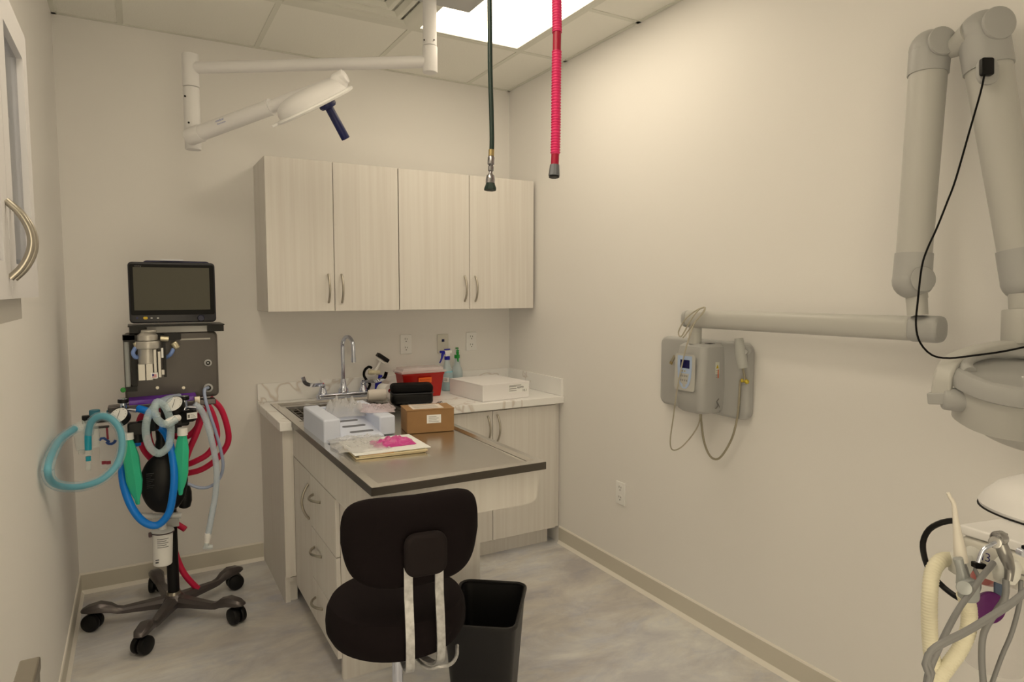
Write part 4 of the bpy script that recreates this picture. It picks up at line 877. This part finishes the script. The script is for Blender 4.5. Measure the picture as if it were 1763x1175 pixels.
# instrument panel: bent metal box with soft right corners
x0,x1,z0,z1=c_(212,600,yF).x,c_(375,600,yF).x,c_(300,688,yF).z,c_(300,572,yF).z
b=MB(); b.slab(((x0+x1)/2,yF,(z0+z1)/2),X,Z,Y,x1-x0,z1-z0,.075,.022,e=.012); b.build('instrument_panel',M_PANEL,t)
b=MB(); z=c_(300,585,yF).z; b.box(c_(310,585,yF).x,c_(362,585,yF).x,yF-.003,yF+.003,z-.004,z+.003); b.i=1
for px in (271,316): p=c_(px,668,yF); b.cyl(p+Y*.002,p-Y*.003,.0065,n=14)
b.build('panel_trim',[mat('pale_trim',(.72,.69,.63),.5),M_NICKEL],t)
for px,py,r in ((358,625,.0155),(358.5,668,.019)):
    b=MB(); p=c_(px,py,yF); b.lathe([(r*.6,0),(r,0),(r,.008),(r*.6,.010)],p+Y*.001,-Y,28,cap=False); b.i=1; b.cyl(p+Y*.001,p-Y*.004,r*.62); b.i=0; b.cyl(p,p-Y*.006,r*.25); b.build('gas_port',[M_GREYP,M_BLACK],t)
# monitor shelf
b=MB(); z=c_(300,566,yF).z; b.box(c_(220,566,yF).x,c_(385,566,yF).x,-.585,-.38,z+.012,z+.017); xs0,xs1=c_(222,560,yF).x,c_(252,560,yF).x
b.box(xs0,xs1,-.57,-.40,z1,z+.012); b.box(c_(357,560,yF).x,c_(384,560,yF).x,-.57,-.40,z1-.0,z+.012)
b.i=1; b.box(xs1+.002,c_(357,560,yF).x-.002,-.55,-.42,z1-.001,z+.010)
b.build('monitor_shelf',[M_BLACK,M_GREYW],t); zsh=z+.017
# flow meter
b=MB(); x=c_(222,600,-.60).x; za,zb2=c_(222,577,-.60).z,c_(222,675,-.60).z
b.box(x-.022,x+.022,-.60,-.552,za-.022,za).box(x-.016,x+.024,-.60,-.552,zb2,zb2+.02).box(x+.006,x+.026,-.59,-.552,zb2+.02,za-.022); b.build('flow_meter_frame',M_BLACK,t)
b=MB(); b.cyl((x-.008,-.585,zb2+.018),(x-.008,-.585,za-.02),.0095,n=18); b.build('flow_tube',mat('flow_glass',(.72,.72,.68),.15,alpha=.75),t)
b=MB(); p=c_(212,672,-.61); b.cyl(p+Y*.012,p-Y*.006,.010,e=.002); b.build('oxygen_knob',mat('oxygen_green',(.15,.55,.20),.4),t)
b=MB(); p=c_(234,640,-.56); b.cyl(p+Y*.01,p-Y*.008,.006); b.build('green_fitting',mat('fitting_green',(.25,.42,.22),.4),t)
# vaporizer
v=c_(262,610,-.61); vt_=thing; M_VAP=mat('cast_silver',(.74,.71,.65),.36,.55)
b=MB(); 
def vz(py): return c_(262,py,-.61).z
def vx(px): return c_(px,610,-.61).x
cx_=vx(255); 
b.lathe([(.030,vz(571.5)-.002-vz(655)),(.030,vz(569)-vz(655)),(.026,vz(568)-vz(655))][::-1],(cx_+.006,-.61,vz(655)),Z,36)
b.lathe([(.040,vz(586)-vz(655)),(.038,vz(577)-vz(655)),(.026,vz(573)-vz(655)),(.022,vz(571)-vz(655))],(cx_,-.61,vz(655)),Z,40)
b.lathe([(.047,vz(600)-vz(655)),(.048,vz(598)-vz(655)),(.048,vz(589)-vz(655)),(.046,vz(587)-vz(655)),(.02,vz(586)-vz(655))],(cx_,-.61,vz(655)),Z,40)
b.lathe([(.036,vz(626)-vz(655)),(.036,vz(600)-vz(655))],(cx_-.002,-.61,vz(655)),Z,36)
for dx in (-.026,.002): b.box(cx_+dx-.013,cx_+dx+.013,-.652,-.60,vz(653),vz(625))
b.box(cx_+.018,cx_+.030,-.645,-.60,vz(652),vz(601)); b.box(cx_+.034,cx_+.046,-.64,-.60,vz(650),vz(605)); b.box(cx_+.046,cx_+.058,-.632,-.60,vz(646),vz(637))
b.build('vaporizer_body',M_VAP,t,bevel=.002)
b=MB(); b.box(vx(233),vx(296),-.565,-.548,vz(586),vz(577)).box(vx(284),vx(313),-.60,-.56,vz(587),vz(576)).box(vx(213),vx(238),-.60,-.56,vz(588),vz(577)).box(vx(281),vx(285.5),-.628,-.60,vz(650),vz(590)); b.build('vaporizer_mount',M_BLACK,t)
b=MB(); b.cyl(c_(276,583,-.63),c_(290,584,-.63),.012); b.cyl(c_(298,590,-.62),c_(305,600,-.62),.014,e=.003); b.cyl(c_(233,590,-.62),c_(236,598,-.62),.010); b.build('vaporizer_fitting',mat('pale_brass',(.78,.73,.60),.3,.8),t)
b=MB(); b.tube([c_(234,598,-.62),c_(229,608,-.63),c_(234,616,-.62),c_(241,612,-.60)],.008,12,.006); b.tube([c_(299,600,-.62),c_(294,610,-.62),c_(286,616,-.60)],.008,12,.006); b.build('blue_tube',mat('pale_blue_tube',(.50,.60,.80),.35),t)
b=MB(); o=V((cx_+.006,-.6545,vz(650))); b.box(o.x,o.x+.026,-.6545,-.652,o.z,o.z+.024); b.i=1
for k in range(3): b.box(o.x+.005,o.x+.021,-.6552,-.6545,o.z+.004+k*.005,o.z+.0065+k*.005)
b.i=2; b.box(o.x+.005,o.x+.012,-.6556,-.6546,o.z+.010,o.z+.019)
b.build('flag_sticker',[M_PAPER,mat('flag_red',(.80,.30,.35),.5),mat('flag_blue',(.25,.22,.50),.5)],t)
b=MB(); b.box(cx_+.0475,cx_+.0555,-.640,-.638,vz(616),vz(600)+.002); b.build('vaporizer_label',M_PAPER,t)
# lower rail with brackets
b=MB(); b.box(c_(190,700,-.6).x,c_(372,695,-.6).x,-.60,-.55,c_(300,702,-.6).z,c_(300,692,-.6).z); b.box(c_(186,712,-.62).x,c_(214,712,-.62).x,-.64,-.58,c_(200,712,-.62).z,c_(200,699,-.62).z)
b.build('lower_rail',M_GUN,t,bevel=.005)
b=MB(); b.box(c_(335,700,-.62).x,c_(346,700,-.62).x,-.61,-.585,c_(335,692,-.62).z-.022,c_(335,684,-.62).z); b.build('rail_clip',M_NICKEL,t,bevel=.003)
# manifolds (two breathing blocks)
def manifold(gx,gy,bx,by,yy,lab,ell):
    b=MB(); p=c_(bx,by,yy); b.slab(p+Y*.02,X,Z,-Y,.085,.055,.045,.01,e=.005); b.slab(p+V((.04,.0,.012)),V((1,-.5,.15)),Z,V((-.5,-1,0)),.075,.05,.035,.006,e=.004); b.cyl(p-Z*.02+V((-.008,-.005,0)),p-Z*.055+V((-.008,-.005,0)),.024,.021); b.build('manifold_block',M_BLACK,t)
    g=c_(gx,gy,yy-.05); nn=V((-.42,-.62,.66)).normalized()
    b=MB(); b.lathe([(.028,-.03),(.036,-.022),(.038,0),(.0375,.006),(.036,.007),(.036,.003)],g,nn,36); b.build('gauge_case',M_BLACK,t)
    b=MB(); b.cyl(g+nn*.0035,g+nn*.0055,.0355,n=36); b.i=1; e=nn.cross(X).normalized(); f=e.cross(nn); b.bar([g+nn*.0065-e*.018-f*.006,g+nn*.0065+e*.022+f*.007],.0016,.0006,f)
    for k in range(10):
        a=-2.2+k*.49; q=g+nn*.006+(e*math.cos(a)+f*math.sin(a))*.029; b.cyl(q,q+nn*.0005,.0013,n=6)
    b.build('gauge_face',[M_WHITEP,M_INK],t)
manifold(205,717,240,738,-.66,0,0); manifold(300,697,306,722,-.66,1,0)
for px,py in ((212,690),(317,685)):
    b=MB(); p=c_(px+1,py+22,-.66); q=c_(px,py,-.66); b.cyl(p,q-Z*.008,.0125); b.cyl(p+Z*.012,p+Z*.018,.016); b.i=1; b.cyl(q-Z*.010,q+Z*.006,.020,e=.003); b.i=0; b.cyl(q+Z*.006,q+Z*.009,.017,e=.001); b.i=0; b.cyl(p+Z*.015,p+Z*.013+V((.045,-.012,-.004)),.009); b.build('relief_valve',[M_CHROME,M_BLACK],t)
b=MB(); o=c_(322,717,-.735)+V((0,0,0)); u_=V((1,-.5,.15)).normalized(); b.quad(o-Z*.014,u_,Z,.042,.026,.001); b.i=1; b.quad(o-Z*.008+V((.003,-.0015,0))-Y*.001,u_,Z,.008,.014,.0006)
for k in range(3): b.quad(o+u_*.014+Z*(-.008+k*.006)-Y*.001,u_,Z,.022-.004*k,.0014,.0006)
b.build('manifold_label',[M_PAPER,M_LINE],t)
# left black bracket with clear canisters
b=MB(); b.box(c_(141,720,-.62).x,c_(200,720,-.62).x,-.63,-.61,c_(170,728,-.62).z,c_(170,714,-.62).z); b.box(c_(150,735,-.62).x,c_(188,735,-.62).x,-.64,-.61,c_(170,737,-.62).z,c_(170,734.5,-.62).z); b.build('side_bracket',M_BLACK,t,bevel=.002)
mt_=mat('teal_cap',(.25,.50,.56),.4)
for px,w_ in ((163,.020),(192,.018)):
    b=MB(); p=c_(px,712,-.62); b.cyl(p-Z*.008,p+Z*.012,w_,n=12); b.cyl(p+Z*.010,p+Z*.014,w_*.9,n=24); b.build('teal_cap',mt_,t)
# pole clamp, clear connector and canister
b=MB(); b.cyl(c_(243,889,-.54),c_(262,889,-.54),.014); b.cyl(c_(262,889,-.54),c_(300,888,-.54),.011); b.cyl(c_(296,888,-.54),c_(312,888,-.54),.013); b.build('clear_connector',mat('clear_adapter',(.88,.87,.83),.2,alpha=.7),t)
b=MB(); b.box(hub.x-.034,hub.x+.030,-.535,-.435,c_(290,905,-.5).z,c_(290,890,-.5).z); b.build('pole_clamp',M_GREYP,t)
# ---- separate things on the cart
yM=-.49; zb0=zsh
t5=thing('patient_monitor','flat black patient monitor with a dark blank screen on top of the anaesthesia machine','monitor',V((c_(297,500,yM).x,-.45,zb0+.0005)))
x0,x1=c_(221,500,-.545).x,c_(371,500,-.545).x; zt5=c_(297,452,-.545).z; zb5=c_(297,556,-.545).z; zb5=max(zb5,zb0+.001)
cc=V(((x0+x1)/2,-.543,(zt5+zb5)/2))
b=MB(); b.slab(cc,X,Z,Y,x1-x0,zt5-zb5,.055,.016,e=.006); b.build('housing',mat('monitor_shell',(.085,.085,.12),.35),t5)
b=MB(); b.slab(cc+V((.02,.03,.008)),X,Z,Y,(x1-x0)*.80,zt5-zb5,.06,.02,e=.01); b.build('handle_hump',mat('monitor_blue',(.10,.11,.24),.4),t5)
b=MB(); z=zt5+.0105; b.box(cc.x-.045,cc.x+.045,-.535,-.52,z-.003,z+.0025); b.build('alarm_light_strip',mat('strip_white',(.86,.85,.83),.4),t5)
b=MB(); b.slab(cc-Y*.0001+Z*.012,X,Z,-Y,(x1-x0)*.965,(zt5-zb5)*.83,.002,.008); b.build('glass_bezel',mat('bezel_black',(.03,.03,.032),.4,spec=.15),t5)
sx0,sx1=c_(230,500,-.545).x,c_(361,500,-.545).x; sz1,sz0=c_(297,461,-.545).z,c_(297,534,-.545).z
b=MB(); b.box(sx0,sx1,-.5455,-.5448,sz0,sz1); b.build('screen',mat('screen_grey',(.31,.295,.24),.45,spec=.3),t5)
b=MB(); p=c_(346,548,-.548); b.lathe([(.014,0),(.014,.009),(.012,.012),(.001,.0125)],p+Y*.006,-Y,24); b.build('dial',mat('dial_navy',(.07,.08,.20),.4),t5)
b=MB(); 
p=c_(250.5,548,-.5462); b.slab(p,X,Z,-Y,.017,.011,.002,.005); b.i=1
for px in (261,272): p=c_(px,548,-.5462); b.slab(p,X,Z,-Y,.008,.005,.002,.002)
b.i=2; p=c_(236,548,-.5462); b.cyl(p,p-Y*.002,.004)
b.build('button_row',[mat('yellow_button',(.85,.70,.10),.4),M_GREYW,M_NAVY],t5)
b=MB(); b.text('mindray',.008,c_(231,459,-.5456),X,Z,.0003); b.build('maker_mark',M_LINE,t5)
tag(MB().prism([c_(222,691,-.60),c_(338,682,-.60),V((c_(338,682,-.60).x,-.50,c_(338,682,-.6).z+.014)),V((c_(222,691,-.60).x,-.50,c_(222,691,-.6).z+.014))],V((0,0,-.018))).build('bag_pouch',mat('purple_film',(.42,.16,.62),.25)),'shiny purple pouch lying along the rail under the grey instrument panel','pouch')
# black reservoir bag
bp=c_(283,832,-.575)
t6=thing('reservoir_bag','large black rubber reservoir bag hanging in front of the cart pole','reservoir bag',bp-Z*.13)
b=MB(); hh_=(c_(283,780,-.575).z-c_(283,884,-.575).z)/2; rw=(c_(323,830,-.575).x-c_(243,830,-.575).x)/2
b.lathe([(rw*math.sin(math.acos(max(-1,min(1,q))))*(.98 if q<0 else 1)+.004, hh_*q) for q in [i/12-1 for i in range(25)]],bp,Z,36,sy=.42,a=X); b.build('bag_bulb',M_BLACK,t6)
b=MB(); b.lathe([(.022,.0),(.026,.02),(.03,.05),(.02,.09),(.022,.13)],bp+V((-.005,0,hh_-.03)),Z,20); b.build('bag_neck',M_BLACK,t6)
b=MB(); o=c_(252,820,-.64)
for k in range(8): b.box(o.x,o.x+.028-(k%3)*.006,-.620+abs(k-3)*.0004,-.614,o.z-k*.0085,o.z-k*.0085+.0025)
b.build('moulded_text',mat('dark_grey_print',(.19,.19,.19),.5),t6)
# second small black bag end behind the right
b=MB(); p=c_(318,862,-.50); b.lathe([(.012,-.035),(.024,-.028),(.03,0),(.028,.04),(.016,.08)],p,(.05,0,1),20); tag(b.build('bag_end',M_BLACK),'small black rubber bag end peeking out right of the green bag','bag')
# green bags
def green_bag(px,pyn,pyt,pyb,wpx,yy,label,lean,col):
    tt=thing('green_bag',label,'reservoir bag',c_(px,pyb,yy)); n_=c_(px,pyn,yy); tp_=c_(px,pyt,yy); bt=c_(px+lean,pyb,yy); L=(tp_-bt).length; ax=(bt-tp_).normalized(); w_=wpx/1139*2.72/2
    b=MB(); b.cyl(n_+Z*.0,tp_-Z*.004,.019,.020); b.build('neck_collar',M_WHITEP,tt)
    b=MB(); prof=[(.016,0),(.020,.10),(w_*.85,.28),(w_,.5),(w_*.95,.66),(w_*.62,.82),(.010,.95),(.009,1.0),(.007,1.03)]
    rs=[]
    for r,k in prof:
        c=tp_+ax*L*k; rs.append([c+X*r*math.cos(a)*(1+.12*math.sin(k*9))+Y*r*.42*math.sin(a)*(1+.9*(a>4)) for a in [(j+.35)*2*PI/7 for j in range(7)]])
    b.loft(rs); b.build('bag_body',M_GREEN,tt,bevel=.003,sharp=18)
green_bag(221,745,755,866,29,-.68,'green breathing bag hanging at left under the first gauge',16,0)
green_bag(314,737,748,850,27,-.70,'green breathing bag hanging at right under the second gauge',-3,0)
# hoses
def CL(v,p): return v if v.x>-2.374 else PX(p[0],p[1],-2.374)
def hose(name,pts,r,m,label,yy=-.62,corr=0,amp=0,n=14):
    q=[CL(c_(p[0],p[1],p[2] if len(p)>2 else yy),p) for p in pts]
    return tag(MB().tube(q,r,n,.012,corr=corr,amp=amp).build(name,m),label,'hose')
mteal=mat('teal_hose',(.12,.64,.71),.35); mclr=mat('corrugated_clear',(.84,.91,.95),.25,alpha=.36)
tl=[(128,739,-.74),(104,757,-.88),(88,785,-1.05),(82,810,-1.16),(88,829,-1.16),(107,838,-1.08),(140,838,-.98),(175,826,-.90),(200,802,-.84),(210,772,-.80),(207,742,-.77),(192,722,-.75),(172,717,-.73),(157,728,-.71),(152,748,-.70),(152,775,-.70)]
o=hose('coaxial_hose',tl,[.0125,.0115,.0105,.0105,.0105,.0112,.012,.0125,.0125],mteal,'x'); tt=o
tag(o,'big loop of teal coaxial breathing hose in a clear ribbed sleeve at the left','hose')
s_=MB().tube([CL(c_(*p),p) for p in tl[:-1]],.0175,18,.012,corr=.0065,amp=.0007).build('ribbed_sleeve',mat('ribbed_sleeve',(.80,.90,.91),.3,alpha=.24),o)
b=MB(); b.cyl(c_(128,739,-.70),c_(146,732,-.69),.018,.021); b.tube([c_(146,732,-.69),c_(158,732,-.68),c_(164,745,-.68),c_(163,770,-.68)],.016,16); b.cyl(c_(152,776,-.70),c_(152,784,-.70),.013); b.cyl(c_(152,794,-.70),c_(152,810,-.70),.009); b.build('clear_elbow',M_CLEAR,o)
b=MB(); p=c_(152,790,-.70); b.cyl(p-Z*.009,p+Z*.009,.0095,n=6); b.build('teal_connector',mteal,o)
hose('ribbed_hose',[(303,723,-.75),(286,731,-.77),(272,723,-.78),(266,706,-.77),(270,693,-.75),(281,697,-.74),(291,716,-.74),(294,742,-.75),(290,768,-.76),(274,781,-.77),(258,770,-.78),(251,742,-.78),(256,714,-.77),(270,698,-.74),(288,688,-.69),(308,684,-.64)],.0145,mclr,'coiled clear ribbed breathing hose beside the right gauge',corr=.006,amp=.0008,n=18)
b=MB(); b.tube([c_(307,720,-.72),c_(298,722,-.745),c_(286,729,-.765)],.0135,18); tag(b.build('hose_elbow',M_WHITEP),'cream elbow joining the clear ribbed hose to the right black block','connector')
o=hose('drain_tube',[(334,696,-.66),(346,706,-.66),(358,735,-.65),(367,770,-.64),(373,810,-.63),(371,850,-.62),(364,890,-.62),(358,922,-.62)],.0125,mat('milky_tube',(.84,.88,.90),.3,alpha=.55),'long milky ribbed tube hanging right of the cart with a white tip',corr=.007,amp=.0006)
b=MB(); b.cyl(c_(358,918,-.62),c_(357.5,927,-.62),.0135); b.cyl(c_(357.5,927,-.62),c_(356,935,-.62),.0115,.0105); b.build('tube_end',M_WHITEP,o)
b=MB(); b.tube([c_(356,934,-.62),c_(356,942,-.62),c_(366,942,-.62)],.010,14); b.cyl(c_(350,943,-.62),c_(358,943,-.62),.008); b.build('tube_elbow',M_CLEAR2,o)
hose('clear_tube',[(358,668,-.56),(352,672,-.60),(354,690,-.62),(362,716,-.62),(372,746,-.61),(380,775,-.60),(384,802,-.59),(378,824,-.57),(362,838,-.55),(342,840,-.54),(318,831,-.53)],.0068,mat('lilac_tube',(.70,.74,.82),.3,alpha=.8),'thin pale lilac tube leaving the lower round port and drooping right')
hose('blue_hose',[(238,704,-.64),(252,708,-.66),(262,716,-.64),(276,735,-.62),(288,752,-.64),(296,780,-.69),(300,815,-.71),(298,850,-.71),(290,885,-.70),(270,905,-.69),(246,898,-.69),(226,872,-.69),(213,835,-.66),(211,800,-.62),(222,770,-.58),(240,762,-.56)],.0150,mat('bright_blue',(.0,.50,.86),.35),'bright blue scavenging hose looping low in front of the black bag')
hose('red_hose',[(362,686,-.46),(380,704,-.45),(391,735,-.44),(393,760,-.43),(381,782,-.42),(362,800,-.41),(338,812,-.40),(305,815,-.385),(272,800,-.38),(248,775,-.385),(239,745,-.40),(243,718,-.41),(262,704,-.415),(290,712,-.42),(305,740,-.42)],.0135,M_RED,'outermost coil of red rubber hose behind the cart')
hose('red_hose',[(350,690,-.48),(362,705,-.475),(371,730,-.47),(373,755,-.465),(360,780,-.46),(338,794,-.45),(318,800,-.43),(285,795,-.415),(262,770,-.41),(256,740,-.41),(268,722,-.42),(300,750,-.44),(322,752,-.46),(340,735,-.475),(344,712,-.48)],.0135,M_RED,'inner coil of red rubber hose behind the cart')
hose('red_hose',[(352,702,-.50),(346,725,-.50),(337,750,-.50),(326,775,-.49),(318,800,-.48),(309,840,-.42),(298,880,-.40),(300,898,-.44),(319,912,-.47)],.013,M_RED,'red rubber hose with its cut end poking out right of the pole')
hose('red_hose',[(292,905,-.41),(298,935,-.40),(305,962,-.41),(317,988,-.42),(334,1008,-.42),(341,1014,-.42)],.0135,M_RED,'red rubber hose running down beside the pole to the base')
# canister
p=c_(279,940,-.585); t7=thing('charcoal_canister','white printed charcoal canister clamped to the cart pole','canister',V((p.x,p.y,c_(279,972,-.585).z)))
za,zb_2=c_(279,972,-.585).z,c_(279,915,-.585).z; x_=p.x
b=MB(); b.lathe([(.034,0),(.037,.004),(.040,zb_2-za-.01),(.041,zb_2-za)],(x_,-.585,za),(.03,0,1),36); b.build('canister_body',M_WHITEP,t7)
b=MB(); b.lathe([(.042,0),(.045,.002),(.045,.007),(.040,.010),(.016,.012),(.014,.035)],(x_+.004,-.585,zb_2-.002),(.03,0,1),36); b.build('canister_lid',mat('lid_grey',(.80,.79,.75),.4),t7)
b=MB(); b.lathe([(.0455,.0),(.047,.001),(.047,.004),(.0455,.005)],(x_+.004,-.585,zb_2-.004),(.03,0,1),36,cap=False); b.slab((x_-.043,-.592,zb_2-.004),X,Z,-Y,.014,.02,.01,.004); b.build('canister_clamp',mat('clamp_dark',(.30,.24,.24),.4,.5),t7)
b=MB()
for k in range(5):
    z=zb_2-.024-k*.009; R=.0415-(.001*k)*.4; b.loft([[V((x_+.003+R*math.sin(e),-.585-R*math.cos(e),zz)) for zz in (z,z+.0022)]+[V((x_+.003+(R+.0006)*math.sin(e),-.585-(R+.0006)*math.cos(e),zz)) for zz in (z+.0022,z)] for e in [(-.55+j*.22) for j in range(6-(k%2))]])
b.quad((x_-.028,-.6262,za+.034),X,Z,.014,.004,.0006); b.quad((x_-.028,-.6262,za+.022),X,Z,.012,.007,.0006)
b.build('canister_print',mat('print_grey',(.32,.32,.33),.6),t7)
# clear accessory bag hanging at the far left
x0,x1=c_(171,770,-.60).x,c_(206,770,-.60).x; z1=c_(190,735,-.60).z; z0=c_(190,806,-.60).z
t8=thing('accessory_bag','clear bag with blue swirl and red squares hanging behind the teal hose loop','plastic bag',V(((x0+x1)/2,-.60,z0)))
b=MB(); b.slab(((x0+x1)/2,-.596,(z0+z1)/2),X,Z,-Y,x1-x0,z1-z0,.006,.004); b.build('bag_film',mat('thin_film',(.88,.86,.83),.2,alpha=.22),t8)
b=MB(); b.bar([c_(171,759,-.604),c_(174,755.5,-.604),c_(179,755,-.604),c_(184,758,-.604),c_(188,762,-.604)],.010,.0006,Z); b.i=0; b.bar([c_(183,761,-.604),c_(187,764.5,-.604),c_(192,765,-.604),c_(197,762,-.604),c_(199,758,-.604)],.011,.0006,Z); b.build('blue_swirl',mat('swirl_blue',(.10,.28,.55),.5),t8)
mpr=mat('print_red',(.58,.12,.20),.5)
MB().bar([c_(184,737,-.6045),c_(185,750,-.6045),c_(186,757,-.6045)],.008,.0006,X).build('red_strip',mpr,t8)
for px in (179,187): p=c_(px,797,-.604); MB().box(p.x-.008,p.x+.008,-.605,-.6035,p.z-.007,p.z+.007).build('red_square',mpr,t8)
# clear syringe-like canisters under the bracket
b=MB(); p=c_(152,815,-.62); b.cyl(c_(140,738,-.615),c_(141,775,-.615),.030,.020); b.cyl(c_(141,775,-.615),c_(141,782,-.615),.012); tag(b.build('clear_cup',M_CLEAR),'clear tapered plastic cup hanging left of the accessory bag','cup')
